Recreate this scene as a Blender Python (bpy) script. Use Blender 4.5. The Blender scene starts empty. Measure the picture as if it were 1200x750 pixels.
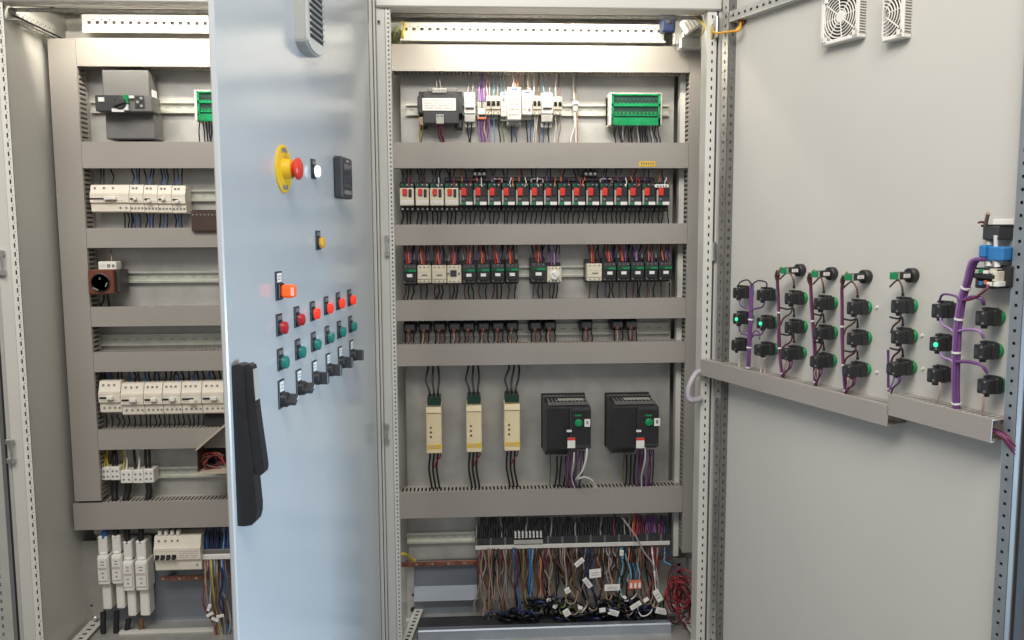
import bpy, math, random
from mathutils import Vector, Matrix
random.seed(7)
S = bpy.context.scene
COL = S.collection
R = math.radians

# ------------------------------------------------------------------ camera
F = 1000.0                       # focal length in photo pixels (photo 1200 x 750)
CAM = Vector((0.0, -2.5, 1.32))
cam_d = bpy.data.cameras.new('camera'); cam = bpy.data.objects.new('camera', cam_d); COL.objects.link(cam)
cam_d.sensor_width = 36.0; cam_d.lens = 36.0 * F / 1200.0; cam_d.clip_start = 0.05; cam_d.clip_end = 200
YAW, PITCH, ROLL = R(3.3), R(6.0), R(0.27)
fw = Vector((math.sin(YAW)*math.cos(PITCH), math.cos(YAW)*math.cos(PITCH), -math.sin(PITCH)))
rt = Vector((math.cos(YAW), -math.sin(YAW), 0)); up = rt.cross(fw)
rt, up = rt*math.cos(ROLL) - up*math.sin(ROLL)*-1*-1, up*math.cos(ROLL) + rt*math.sin(ROLL)
RM = Matrix((rt, up, -fw)).transposed()
cam.matrix_world = Matrix.Translation(CAM) @ RM.to_4x4()
S.camera = cam
def ray(px, py):
    return RM @ Vector(((px-600.0)/F, -(py-375.0)/F, -1.0))

# ------------------------------------------------------------------ frames: x right along a face, y into it, z up
class Frame:
    def __init__(s, origin, rz):
        s.o = Vector(origin); s.rz = rz; s.m = Matrix.Translation(s.o) @ Matrix.Rotation(rz, 4, 'Z'); s.inv = s.m.inverted()
    def pt(s, px, py, off=0.0):
        """local point where the sight line of a photo pixel meets the face, OFF metres in front of it"""
        o = s.inv @ CAM; d = s.inv.to_3x3() @ ray(px, py)
        t = (-off - o.y) / d.y
        return o + d*t
    def rect(s, x0, y0, x1, y1, off):
        xm, ym = (x0+x1)/2, (y0+y1)/2
        return s.pt(x0, ym, off).x, s.pt(x1, ym, off).x, s.pt(xm, y1, off).z, s.pt(xm, y0, off).z
PLATE = 0.32
CF = Frame((0, PLATE, 0), 0)
FRONT = 0.32
def wx(px, off, py=375): return CF.pt(px, py, off).x
def wz(py, off, px=640): return CF.pt(px, py, off).z

# ------------------------------------------------------------------ materials
MATS = {}
def mat(name, col, rough=0.5, metal=0.0, var=0.06, scale=18.0, bump=0.0, bscale=300.0, emit=None, estr=0.0, trans=0.0, coat=0.0, rvar=0.08, stretch=None, spec=0.5):
    m = bpy.data.materials.new(name); m.use_nodes = True
    nt = m.node_tree; b = nt.nodes['Principled BSDF']
    b.inputs['Roughness'].default_value = rough; b.inputs['Metallic'].default_value = metal
    b.inputs['Specular IOR Level'].default_value = spec
    c = (col[0], col[1], col[2], 1)
    b.inputs['Base Color'].default_value = c
    if var > 0:
        tc = nt.nodes.new('ShaderNodeTexCoord'); nz = nt.nodes.new('ShaderNodeTexNoise')
        nz.inputs['Scale'].default_value = scale; nz.inputs['Detail'].default_value = 4
        src = tc.outputs['Object']
        if stretch:
            mp = nt.nodes.new('ShaderNodeMapping'); mp.inputs['Scale'].default_value = stretch
            nt.links.new(src, mp.inputs['Vector']); src = mp.outputs['Vector']
        nt.links.new(src, nz.inputs['Vector'])
        rp = nt.nodes.new('ShaderNodeValToRGB')
        rp.color_ramp.elements[0].position = 0.3; rp.color_ramp.elements[1].position = 0.7
        rp.color_ramp.elements[0].color = tuple(max(0, x*(1-var)) for x in col) + (1,)
        rp.color_ramp.elements[1].color = tuple(min(1, x*(1+var)) for x in col) + (1,)
        nt.links.new(nz.outputs['Fac'], rp.inputs['Fac']); nt.links.new(rp.outputs['Color'], b.inputs['Base Color'])
        mr = nt.nodes.new('ShaderNodeMapRange'); mr.inputs['To Min'].default_value = max(0.03, rough-rvar); mr.inputs['To Max'].default_value = min(1, rough+rvar)
        nt.links.new(nz.outputs['Fac'], mr.inputs['Value']); nt.links.new(mr.outputs['Result'], b.inputs['Roughness'])
    if bump > 0:
        tc = nt.nodes.new('ShaderNodeTexCoord'); n2 = nt.nodes.new('ShaderNodeTexNoise'); n2.inputs['Scale'].default_value = bscale
        bp = nt.nodes.new('ShaderNodeBump'); bp.inputs['Strength'].default_value = bump; bp.inputs['Distance'].default_value = 0.001
        nt.links.new(tc.outputs['Object'], n2.inputs['Vector']); nt.links.new(n2.outputs['Fac'], bp.inputs['Height']); nt.links.new(bp.outputs['Normal'], b.inputs['Normal'])
    if emit:
        b.inputs['Emission Color'].default_value = emit + (1,); b.inputs['Emission Strength'].default_value = estr
    if trans: b.inputs['Transmission Weight'].default_value = trans
    if coat: b.inputs['Coat Weight'].default_value = coat
    MATS[name] = m; return m
PAINT = mat('light grey powder coat', (.56,.55,.51), .38, var=.025, scale=3, bump=.10, bscale=420, rvar=.04)
DOORP = mat('door powder coat', (.50,.515,.52), .19, var=.02, scale=3, bump=.03, bscale=260, rvar=.03, spec=1.0)
DOORI = mat('door inside coat', (.57,.555,.515), .42, var=.025, scale=2.5, bump=.12, bscale=420, rvar=.04)
RAILW = mat('pale frame coat', (.66,.65,.60), .4, var=.03, scale=8, bump=.06)
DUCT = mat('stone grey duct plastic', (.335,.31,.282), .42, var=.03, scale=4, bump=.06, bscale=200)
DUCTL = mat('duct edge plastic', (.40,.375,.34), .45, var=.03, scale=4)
GALV = mat('galvanised sheet', (.52,.51,.48), .42, metal=.55, var=.12, scale=14, rvar=.1)
FOLDM = mat('dull folded sheet', (.20,.225,.26), .5, metal=.35, var=.1, scale=7)
GALVB = mat('bright galvanised sheet', (.36,.40,.46), .46, metal=.8, var=.1, scale=7, rvar=.1)
RAILM = mat('zinc plated rail', (.66,.66,.58), .34, metal=.55, var=.08, scale=20)
STEEL = mat('zinc steel', (.62,.62,.60), .3, metal=.9, var=.08, scale=30)
DARKIN = mat('dark gap', (.03,.03,.032), .8, var=.1)  # near black that mostly paints the shade inside gaps, slots and holes
BLACK = mat('black plastic', (.022,.022,.024), .42, var=.15, scale=30)
CHAR = mat('charcoal plastic', (.045,.046,.05), .45, var=.12, scale=25)
MIDG = mat('mid grey plastic', (.16,.155,.15), .48, var=.06, scale=20)
LGREY = mat('light grey plastic', (.42,.41,.38), .45, var=.05, scale=20)
CREAM = mat('cream plastic', (.70,.64,.50), .40, var=.04, scale=20)
IVORY = mat('ivory plastic', (.78,.72,.61), .40, var=.04, scale=20)
ZINCD = mat('dull zinc strip', (.30,.325,.345), .45, metal=.5, var=.1, scale=20)
BEIGE = mat('beige plastic', (.55,.46,.36), .45, var=.05, scale=20)
STRAW = mat('straw yellow plastic', (.82,.70,.45), .40, var=.04, scale=20)
WHITE = mat('white plastic', (.80,.78,.73), .38, var=.03, scale=20)
LABEL = mat('label paper', (.80,.79,.76), .6, var=.03, scale=40)
INK = mat('grey print', (.22,.21,.21), .6, var=.1)
INKP = mat('pale print', (.55,.48,.45), .6, var=.1)
GREEN = mat('green plastic', (.012,.23,.085), .36, var=.1, scale=30)
GREEND = mat('dark green plastic', (.012,.075,.045), .4, var=.15, scale=30)
GREENX = mat('blackish green plastic', (.012,.04,.03), .42, var=.15, scale=30)
GREENB = mat('bright green plastic', (.012,.27,.085), .3, var=.12, scale=60)
GREENT = mat('green tinted cover', (.008,.30,.10), .22, var=.15, scale=50, coat=.4)
RED = mat('red plastic', (.72,.045,.03), .35, var=.06)
YELLOW = mat('yellow plastic', (.80,.50,.02), .42, var=.05)
REDLENS = mat('dark red lens', (.45,.012,.02), .18, var=.08, coat=.6)
REDLIT = mat('lit red lens', (.70,.03,.012), .2, var=.05, emit=(1,.045,.012), estr=.45, coat=.5)
ORLIT = mat('lit orange lens', (.8,.12,.01), .22, var=.05, emit=(1,.10,.01), estr=.42, coat=.5)
TEALLENS = mat('teal lens', (.006,.19,.15), .18, var=.08, coat=.6)
WHLIT = mat('lit white lens', (.8,.85,.9), .2, var=.02, emit=(.85,.93,1), estr=1.0)
AMBER = mat('amber knob', (.70,.36,.03), .35, var=.06)
GLED = mat('lit green lamp', (.02,.5,.2), .3, var=.03, emit=(.05,1,.42), estr=1.3)
COPPER = mat('copper bar', (.27,.12,.085), .45, metal=.5, var=.35, scale=40)
BROWN = mat('brown terminal block', (.06,.035,.025), .5, var=.12)
TERRA = mat('rust brown plastic', (.15,.05,.028), .45, var=.08)
BLUEC = mat('blue connector', (.035,.20,.48), .4, var=.08)
TUBEM = mat('pale lilac spiral sleeve', (.46,.42,.46), .5, var=.08, scale=60)
GLASSD = mat('dark screen', (.09,.09,.10), .12, var=.05, coat=.5)
LED = mat('lamp diffuser', (.9,.9,.88), .4, var=.02, emit=(1,.95,.84), estr=6)
FLOORM = mat('concrete floor', (.13,.125,.12), .6, var=.15, scale=3, bump=.1, bscale=40)
WC = {}
for k, c in dict(black=(.014,.014,.016), brown=(.15,.075,.045), tan=(.32,.225,.16), orange=(.60,.15,.055), red=(.36,.028,.032), purple=(.16,.065,.21),
                 lilac=(.33,.20,.42), burgundy=(.16,.025,.045), blue=(.025,.12,.33), lightblue=(.13,.33,.46), pink=(.62,.40,.36), white=(.75,.72,.68),
                 yellow=(.55,.42,.04), green=(.18,.22,.05), grey=(.28,.27,.27), navy=(.018,.03,.09)).items():
    WC[k] = mat(k + ' wire jacket', c, .42, var=.06, scale=40)

# ------------------------------------------------------------------ mesh builder
class MB:
    def __init__(s, fr=CF): s.fr = fr; s.v = []; s.f = []; s.k = []; s.mats = []; s.sm = []
    def _m(s, m):
        if m not in s.mats: s.mats.append(m)
        return s.mats.index(m)
    def add(s, vs, fs, m, smooth=False):
        n = len(s.v); s.v += [Vector(v) for v in vs]; k = s._m(m)
        for f in fs: s.f.append([i+n for i in f]); s.k.append(k); s.sm.append(smooth)
        return s
    def box(s, x0, x1, y0, y1, z0, z1, m, b=0.0):
        c = Vector(((x0+x1)/2, (y0+y1)/2, (z0+z1)/2)); h = Vector((abs(x1-x0)/2, abs(y1-y0)/2, abs(z1-z0)/2))
        return s.obox(c, Vector((1,0,0))*h.x, Vector((0,1,0))*h.y, Vector((0,0,1))*h.z, m, b)
    def obox(s, c, a, w, n, m, b=0.0):
        """box round c with half-vectors a, w, n; b chamfers the edges"""
        c = Vector(c); ax = [Vector(a), Vector(w), Vector(n)]; L = [max(q.length, 1e-7) for q in ax]
        b = min(b, .45*min(L))
        sg = [(i,j,k) for i in (-1,1) for j in (-1,1) for k in (-1,1)]
        if b <= 1e-6:
            vs = [c + ax[0]*i + ax[1]*j + ax[2]*k for i,j,k in sg]
            fs = [(0,1,3,2),(4,6,7,5),(0,4,5,1),(2,3,7,6),(0,2,6,4),(1,5,7,3)]
            if ax[0].cross(ax[1]).dot(ax[2]) < 0: fs = [f[::-1] for f in fs]
            return s.add(vs, fs, m)
        vs = []; idx = {}
        for t in sg:
            for d in range(3):
                p = c.copy()
                for e in range(3): p += ax[e]*t[e]*(1 if e == d else (1 - b/L[e]))
                idx[t, d] = len(vs); vs.append(p)
        fs = []
        for d in range(3):
            e, g = (d+1) % 3, (d+2) % 3
            for q in (-1, 1):
                def T(i, j):
                    t = [0,0,0]; t[d] = q; t[e] = i; t[g] = j; return tuple(t)
                fs.append([idx[T(i,j), d] for i,j in ((-1,-1),(1,-1),(1,1),(-1,1))])
            for i in (-1, 1):
                for j in (-1, 1):
                    def U(q):
                        t = [0,0,0]; t[d] = q; t[e] = i; t[g] = j; return tuple(t)
                    fs.append([idx[U(-1), e], idx[U(1), e], idx[U(1), g], idx[U(-1), g]])
        for t in sg: fs.append([idx[t,0], idx[t,1], idx[t,2]])
        out = []
        for f in fs:
            ctr = sum((vs[i] for i in f), Vector())/len(f); nn = (vs[f[1]]-vs[f[0]]).cross(vs[f[2]]-vs[f[0]])
            out.append(f if nn.dot(ctr-c) >= 0 else f[::-1])
        return s.add(vs, out, m)
    def fb(s, r, back, front, m, b=0.0):
        """box on the face: r = (x0,x1,z0,z1), from BACK to FRONT metres in front of it"""
        return s.box(r[0], r[1], -front, -back, r[2], r[3], m, b)
    def tube(s, pts, r, m, n=6, sub=3, closed=False):
        P = [Vector(p) for p in pts]
        if len(P) > 2 and sub > 1:
            Q = []
            for i in range(len(P)-1):
                p0 = P[max(i-1,0)]; p1 = P[i]; p2 = P[i+1]; p3 = P[min(i+2,len(P)-1)]
                for j in range(sub):
                    t = j/sub
                    Q.append(.5*((2*p1)+(p2-p0)*t+(2*p0-5*p1+4*p2-p3)*t*t+(3*p1-p0-3*p2+p3)*t**3))
            Q.append(P[-1]); P = Q
        vs = []; fs = []; ref = None
        for i, p in enumerate(P):
            t = (P[min(i+1,len(P)-1)] - P[max(i-1,0)])
            if t.length < 1e-9: t = Vector((0,0,1))
            t.normalize()
            if ref is None: ref = Vector((1,0,0)) if abs(t.x) < .8 else Vector((0,0,1))
            u = (ref - t*ref.dot(t)).normalized(); ref = u; w = t.cross(u)
            rr = r(i/(len(P)-1)) if callable(r) else r
            for k in range(n):
                a = 2*math.pi*k/n; vs.append(p + u*rr*math.cos(a) + w*rr*math.sin(a))
        for i in range(len(P)-1):
            for k in range(n):
                a = i*n+k; b2 = i*n+(k+1) % n; fs.append((a, b2, b2+n, a+n))
        s.add(vs, fs, m, True)
        e = (len(P)-1)*n
        s.add([vs[k] for k in range(n)], [tuple(range(n))[::-1]], m); s.add([vs[e+k] for k in range(n)], [tuple(range(n))], m)
        return s
    def rev(s, c, axis, prof, m, n=20):
        """surface of revolution round axis through c: prof = [(distance along axis, radius)]"""
        c = Vector(c); t = Vector(axis).normalized(); ref = Vector((0,0,1)) if abs(t.z) < .8 else Vector((1,0,0))
        u = (ref - t*ref.dot(t)).normalized(); w = t.cross(u); vs = []; fs = []
        for h, r in prof:
            for k in range(n):
                a = 2*math.pi*k/n; vs.append(c + t*h + u*r*math.cos(a) + w*r*math.sin(a))
        for i in range(len(prof)-1):
            for k in range(n):
                a = i*n+k; b = i*n+(k+1) % n; fs.append((a, b, b+n, a+n))
        s.add(vs, fs, m, False)
        for i, flip in ((0, True), (len(prof)-1, False)):
            if prof[i][1] > 1e-5:
                f = tuple(range(n)); s.add(vs[i*n:i*n+n], [f[::-1] if flip else f], m)
        return s
    def cyl(s, c, axis, r, h, m, n=16): return s.rev(c, axis, [(0,r),(h,r)], m, n)
    def prism(s, poly, a, m, axis='y', lo=0.0, hi=0.0):
        """polygon extruded: axis y -> poly (x,z); axis x -> poly (y,z); axis z -> poly (x,y)"""
        def P(p, q):
            return {'y': (p[0], q, p[1]), 'x': (q, p[0], p[1]), 'z': (p[0], p[1], q)}[axis]
        n = len(poly); vs = [P(p, lo) for p in poly] + [P(p, hi) for p in poly]
        fs = [tuple(range(n)), tuple(range(2*n-1, n-1, -1))] + [(i, (i+1) % n + 0, (i+1) % n + n, i+n)[::-1] for i in range(n)]
        s.add(vs, fs, m); return s
    def build(s, name, parent=None, recalc=False):
        me = bpy.data.meshes.new(name)
        M = s.fr.m
        if parent is not None:
            M = WORLD[parent.name].inverted() @ M; org = Matrix()
        else:
            # a thing that is one mesh: origin at the bottom of its own box
            cs = s.v; lo = Vector((min(v.x for v in cs), min(v.y for v in cs), min(v.z for v in cs))); hi = Vector((max(v.x for v in cs), max(v.y for v in cs), max(v.z for v in cs)))
            org = s.fr.m @ Matrix.Translation(Vector(((lo.x+hi.x)/2, (lo.y+hi.y)/2, lo.z))); M = org.inverted() @ M
        me.from_pydata([tuple(M @ v) for v in s.v], [], s.f)
        for m in s.mats: me.materials.append(m)
        for p, k, q in zip(me.polygons, s.k, s.sm): p.material_index = k; p.use_smooth = q
        me.update()
        if recalc:
            import bmesh
            bm = bmesh.new(); bm.from_mesh(me); bmesh.ops.recalc_face_normals(bm, faces=bm.faces); bm.to_mesh(me); bm.free()
        o = bpy.data.objects.new(name, me); COL.objects.link(o)
        if parent is not None:
            o.parent = parent; WORLD[o.name] = WORLD[parent.name]
        else:
            o.matrix_world = org; WORLD[o.name] = org
        return o
WORLD = {}
USED = {}
def tag(o, label, cat, group=None, kind=None):
    if label: o['label'] = label
    if cat: o['category'] = cat
    if group: o['group'] = group
    if kind: o['kind'] = kind
    return o
def thing(name, label, cat, fr, base, group=None):
    o = bpy.data.objects.new(name, None); COL.objects.link(o); o.empty_display_size = .02
    M = fr.m @ Matrix.Translation(Vector(base)); o.matrix_world = M; WORLD[o.name] = M
    return tag(o, label, cat, group)
ORD = ['first','second','third','fourth','fifth','sixth','seventh','eighth','ninth','tenth','eleventh','twelfth','thirteenth','fourteenth','fifteenth',
       'sixteenth','seventeenth','eighteenth','nineteenth','twentieth']
def rbase(r, back=0.0): return ((r[0]+r[1])/2, -back, r[2])
def V(*a): return Vector(a)
def wig(a): return random.uniform(-a, a)
def wire(parent, fr, pts, r, col, name='wire', n=5):
    w = MB(fr); w.tube(pts, r, WC[col], n); return w.build(name, parent)
def perf(mb, o, a, w, n, L, W, t, pitch, hl, hw, m, back=True, dot=False, woff=0.5, bm=None):
    """perforated strip: o corner, unit a along (length L), unit w across (W), unit n out (thickness t); real rectangular holes"""
    o, a, w, n = Vector(o), Vector(a).normalized(), Vector(w).normalized(), Vector(n).normalized()
    def bx(a0,a1,w0,w1,n0,n1,mm):
        mb.obox(o + a*(a0+a1)/2 + w*(w0+w1)/2 + n*(n0+n1)/2, a*(a1-a0)/2, w*(w1-w0)/2, n*(n1-n0)/2, mm)
    c = W*woff; h0, h1 = c-hw/2, c+hw/2
    bx(0, L, 0, h0, 0, t, m); bx(0, L, h1, W, 0, t, m)
    k = int(L/pitch); s0 = (L - k*pitch)/2; prev = 0
    for i in range(k):
        q = s0 + (i+.5)*pitch; bx(prev, q-hl/2, h0, h1, 0, t, m); prev = q+hl/2
        if dot:
            bx(q+pitch/2-hl*.12, q+pitch/2+hl*.12, h1+hw*.1, h1+hw*.55, t, t+.0004, DARKIN)
    bx(prev, L, h0, h1, 0, t, m)
    if back: bx(0, L, h0-.002, h1+.002, -.012, -.010, bm or DARKIN)  # backing sheet whose colour stands for light or shade inside the hollow
# ================================================================== the setting
ZT, ZB = wz(-22, FRONT), wz(770, FRONT)
fl = MB(Frame((0,0,0),0)); fl.box(-25, 25, -25, 20, -.1, 0, FLOORM)
tag(fl.build('floor'), None, None, None, 'structure')

# ================================================================== wiring ducts
def fingers_h(mb, x0, x1, zz, t, d, m, pitch=.0125, w=.0068):
    n = int((x1-x0)/pitch)
    for i in range(n):
        x = x0 + (i+.5)*(x1-x0)/n
        mb.box(x-w/2, x+w/2, -d, -.022, zz, zz+t, m)
    mb.box(x0, x1, -.022, -.001, zz, zz+t, m)
def duct_h(r, label, fr=CF, depth=.085, group=None):
    x0, x1, z0, z1 = r
    t = thing('wiring_duct', label, 'cable duct', fr, (x0, 0, z0), group)
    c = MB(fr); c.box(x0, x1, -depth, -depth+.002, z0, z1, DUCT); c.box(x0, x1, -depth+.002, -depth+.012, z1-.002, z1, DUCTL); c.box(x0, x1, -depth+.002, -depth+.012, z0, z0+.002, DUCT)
    c.build('cover', t)
    b = MB(fr); b.box(x0, x1, -.003, -.0005, z0+.003, z1-.003, DUCT)
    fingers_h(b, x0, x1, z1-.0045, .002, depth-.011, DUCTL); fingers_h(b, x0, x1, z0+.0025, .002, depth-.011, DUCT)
    b.build('slotted_body', t); return t
def duct_v(r, label, fr=CF, depth=.085):
    x0, x1, z0, z1 = r
    t = thing('wiring_duct', label, 'cable duct', fr, (x0, 0, z0))
    c = MB(fr); c.box(x0, x1, -depth, -depth+.002, z0, z1, DUCT)
    for q in (x0, x1-.002): c.box(q, q+.002, -depth+.002, -depth+.012, z0, z1, DUCTL)
    c.build('cover', t)
    b = MB(fr); b.box(x0+.003, x1-.003, -.003, -.0005, z0, z1, DUCT)
    n = int((z1-z0)/.0145)
    for q in (x0+.0025, x1-.0045):
        b.box(q, q+.002, -.022, -.001, z0, z1, DUCT)
        for i in range(n):
            z = z0 + (i+.5)*(z1-z0)/n; b.box(q, q+.002, -depth+.011, -.022, z-.0042, z+.0042, DUCT)
    b.build('slotted_body', t); return t
DO = .085
NX0, NX1 = wx(463, DO), wx(803.5, DO)
cd = [(53,84,'broad pale duct cover right under the lamp in the middle cabinet'),
      (167,197,'duct with yellow sticker below the green module row'),
      (262.5,286.5,'narrow duct directly beneath the row of red button breakers'),
      (350.5,374.5,'narrow duct between contactors and black overload relays'),
      (402,427,'narrow duct above the three cream starters'),
      (574,604,'deep duct below the two black drives')]
for y0, y1, lb in cd:
    duct_h((NX0, NX1, wz(y1, DO, 632), wz(y0, DO, 632)), lb)
duct_v((NX1+.001, wx(826, DO, 350), wz(652, DO), wz(57, DO)), 'tall vertical duct at the right side of the middle cabinet')
duct_v((wx(443, DO), NX0-.002, wz(652, DO), wz(57, DO)), 'vertical duct half hidden behind the post between both cabinets')
LX0, LXR = wx(75, DO), wx(106.5, DO)
LEND = wx(418, DO)
ld = [(45,78,'lit top duct of the left cabinet behind the blue grey door'),
      (166,197,'duct under the big grey main breaker'),
      (267,290,'duct between cream breakers and the round socket'),
      (359,382,'duct below the rust brown socket'),
      (412,435,'duct above the long cream breaker bank'),
      (503,526,'duct beneath the long cream breaker bank')]
for y0, y1, lb in ld:
    duct_h((LXR+.001, LEND, wz(y1, DO, 190), wz(y0, DO, 190)), lb)
duct_h((wx(86, DO, 600), LEND, wz(619, DO, 190), wz(588, DO, 190)), 'bottom duct of the left cabinet above the white fuse holders')
duct_v((LX0, LXR, wz(587, DO, 110), wz(45, DO, 80)), 'wide vertical duct at the left edge of the left cabinet')

# yellow sticker on the second duct
r = CF.rect(749,189,768,195, DO+.001); st = MB(); st.fb(r, DO+.0003, DO+.0012, YELLOW)
for i in range(6):
    x = r[0] + (r[1]-r[0])*(.12+.14*i); st.box(x, x+.0045, -DO-.0016, -DO-.0012, r[2]+.005, r[3]-.004, INK)
tag(st.build('warning_sticker'), 'small yellow sticker on the front of a grey duct', 'sticker')

# ================================================================== middle cabinet
MC = thing('control_cabinet', 'open middle cabinet full of relays with its light grey door swung right', 'cabinet', CF, (wx(640, FRONT), 0, ZB))
PZ0, PZ1 = wz(652, 0), wz(30, 0)
p = MB(); p.box(wx(474, 0), wx(786, 0), 0, .003, PZ0, PZ1, GALV); p.build('mounting_plate', MC)
# lower bright sheet, folded: slanted upper face, ledge, lower face
xa, xb = wx(477, 0, 690), wx(786, 0, 690)
fz = [wz(652, 0), wz(683, 0), wz(688, .008), wz(702, .04), wz(708, .008), wz(745, 0)]
p = MB(); prof = [(.001, fz[0]), (.001, fz[1]), (-.008, fz[2]), (-.022, fz[3]+.012), (-.030, fz[3]), (-.024, fz[3]-.008), (-.006, fz[4]), (0, fz[5]), (.006, fz[5]), (.006, fz[0])]
p.prism(prof, None, FOLDM, 'x', xa+.025, wx(559,0,690)); p.build('folded_sheet', MC, True)
p = MB(); p.box(xa, xa+.024, 0, .003, wz(728,0), wz(655,0), GALV); 
for py, rr in ((697,.004),(714,.009)):
    c = CF.pt(484, py, 0); p.cyl((c.x, -.001, c.z), (0,-1,0), rr, .002, DARKIN, 14)
p.build('side_plate', MC)
# dark back, roof, sides
p = MB(); p.box(wx(438,FRONT), wx(846,FRONT), .10, .103, ZB, ZT, PAINT); p.build('back_panel', MC)
p = MB(); p.box(wx(440,FRONT), wx(842,FRONT), -FRONT+.02, .10, ZT-.004, ZT, PAINT)
p.box(wx(440,FRONT), wx(842,FRONT), -FRONT+.05, -.02, ZT-.028, ZT-.006, PAINT)
for px in (541, 699):
    c = wx(px, .2, 15); p.box(c-.012, c+.012, -.22, -.18, ZT-.048, ZT-.031, LGREY)
p.build('roof', MC)
p = MB(); p.box(wx(845,FRONT), wx(847,FRONT), -FRONT+.01, .10, ZB, ZT, PAINT); p.build('side_panel', MC)
# top beam with its notched seal
zb1 = wz(11, FRONT)
p = MB(); p.box(wx(448,FRONT), wx(838,FRONT), -FRONT-.012, -FRONT+.05, zb1, ZT+.03, PAINT, .004); p.build('top_beam', MC)
p = MB(); x0, x1 = wx(455,FRONT), wx(832,FRONT)
perf(p, (x0, -FRONT+.052, zb1-.001), (1,0,0), (0,1,0), (0,0,-1), x1-x0, .04, .002, .025, .012, .010, MIDG); p.build('hole_strip', MC)
# lit perforated rail at the back, top
p = MB(); q0 = CF.pt(470,47,.06); q1 = CF.pt(778,29,.06)
perf(p, (q0.x, -.06, q0.z), (1,0,0), (0,0,1), (0,-1,0), q1.x-q0.x, q1.z-q0.z, .002, .025, .011, .009, RAILW, True, True, .62, MIDG)  # lighter backing paints the lamp-lit inside of the rail into its colour
p.box(q0.x, q1.x, -.085, -.058, q0.z-.006, q0.z-.002, RAILW); p.box(q0.x, q1.x, -.058, -.02, q0.z-.002, q0.z-.0005, STEEL)
p.build('perforated_rail', MC)
# posts
def post(x0, x1, parent, holes=None, label=None):
    b = MB(); b.box(x0, x1, -FRONT, -FRONT+.045, ZB, ZT, PAINT, .003)
    return b.build('post', parent)
b = MB()
b.box(wx(447.5,FRONT), wx(458.5,FRONT), -FRONT, -FRONT+.05, ZB, ZT, PAINT, .003)
b.box(wx(439.5,FRONT), wx(443.5,FRONT), -FRONT-.006, -FRONT+.05, ZB, ZT, PAINT, .002); b.box(wx(444.3,FRONT), wx(447,FRONT), -FRONT-.002, -FRONT+.05, ZB, ZT, PAINT, .002)
b.box(wx(436,FRONT), wx(439.5,FRONT), -FRONT+.012, -FRONT+.05, ZB, ZT, DARKIN); b.box(wx(443.4,FRONT), wx(444.4,FRONT), -FRONT+.006, -FRONT+.05, ZB, ZT, DARKIN)
x = wx(458.5, FRONT)
perf(b, (x, -FRONT+.001, ZB), (0,0,1), (1,0,0), (0,-1,0), ZT-ZB, wx(463.5,FRONT)-x, .002, .0125, .005, .004, RAILW, True, False, .6)
perf(b, (wx(463,FRONT), -FRONT+.002, ZB), (0,0,1), (0,1,0), (1,0,0), ZT-ZB, .03, .002, .025, .012, .010, RAILW)
c = CF.pt(444, 26, FRONT); b.cyl((c.x, -FRONT-.006, c.z), (0,-1,0), .004, .001, DARKIN, 10)
b.build('post', MC)
b = MB()
x = wx(822.5, FRONT); W = wx(833,FRONT)-x
perf(b, (x, -FRONT, ZB), (0,0,1), (1,0,0), (0,-1,0), ZT-ZB, W, .002, .025, .010, .0045, RAILW, True, False, .55)
b.box(x, x+.002, -FRONT+.002, -FRONT+.06, ZB, ZT, RAILW)
b.box(wx(833.2,FRONT), wx(835.5,FRONT), -FRONT+.012, -FRONT+.05, ZB, ZT, DARKIN)
b.box(wx(835.5,FRONT), wx(840,FRONT), -FRONT-.003, -FRONT+.05, ZB, ZT, PAINT, .002)
b.box(wx(840,FRONT), wx(848,FRONT), -FRONT+.012, -FRONT+.05, ZB, ZT, DARKIN); b.box(wx(840.6,FRONT+.006), wx(844.6,FRONT+.006), -FRONT-.006, -FRONT+.02, ZB, ZT, DARKIN, .001)  # near-black strips paint the shade of the gap between post and door
b.build('post', MC)
# inner vertical profile right of the mounting plate
b = MB(); b.box(wx(790.5,.0), wx(796.5,0), -.03, .0, PZ0, PZ1, RAILW); b.build('plate_rail', MC)
# hinges on the right post
for py in (33, 513):
    c = CF.pt(838.5, py, FRONT); h = MB()
    h.cyl((c.x, -FRONT-.012, c.z-.03), (0,0,1), .007, .06, STEEL, 12); h.box(c.x-.009, c.x+.009, -FRONT-.006, -FRONT-.003, c.z-.022, c.z+.022, LGREY); h.build('hinge', MC)
for py in (288, 507):
    c = CF.pt(838.5 if py > 600 else 454, py, FRONT); h = MB()
    h.box(c.x-.006, c.x+.006, -FRONT-.012, -FRONT-.002, c.z-.03, c.z-.015, STEEL, .002); h.box(c.x-.006, c.x+.006, -FRONT-.012, -FRONT-.002, c.z+.015, c.z+.03, STEEL, .002)
    h.box(c.x-.003, c.x+.003, -FRONT-.016, -FRONT-.012, c.z-.028, c.z+.028, STEEL); h.build('latch_catch', MC)
c = CF.pt(835, 295, FRONT); h = MB(); h.box(c.x-.004, c.x+.008, -FRONT-.012, -FRONT-.003, c.z-.028, c.z+.028, STEEL, .002); h.build('latch_catch', MC)
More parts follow.
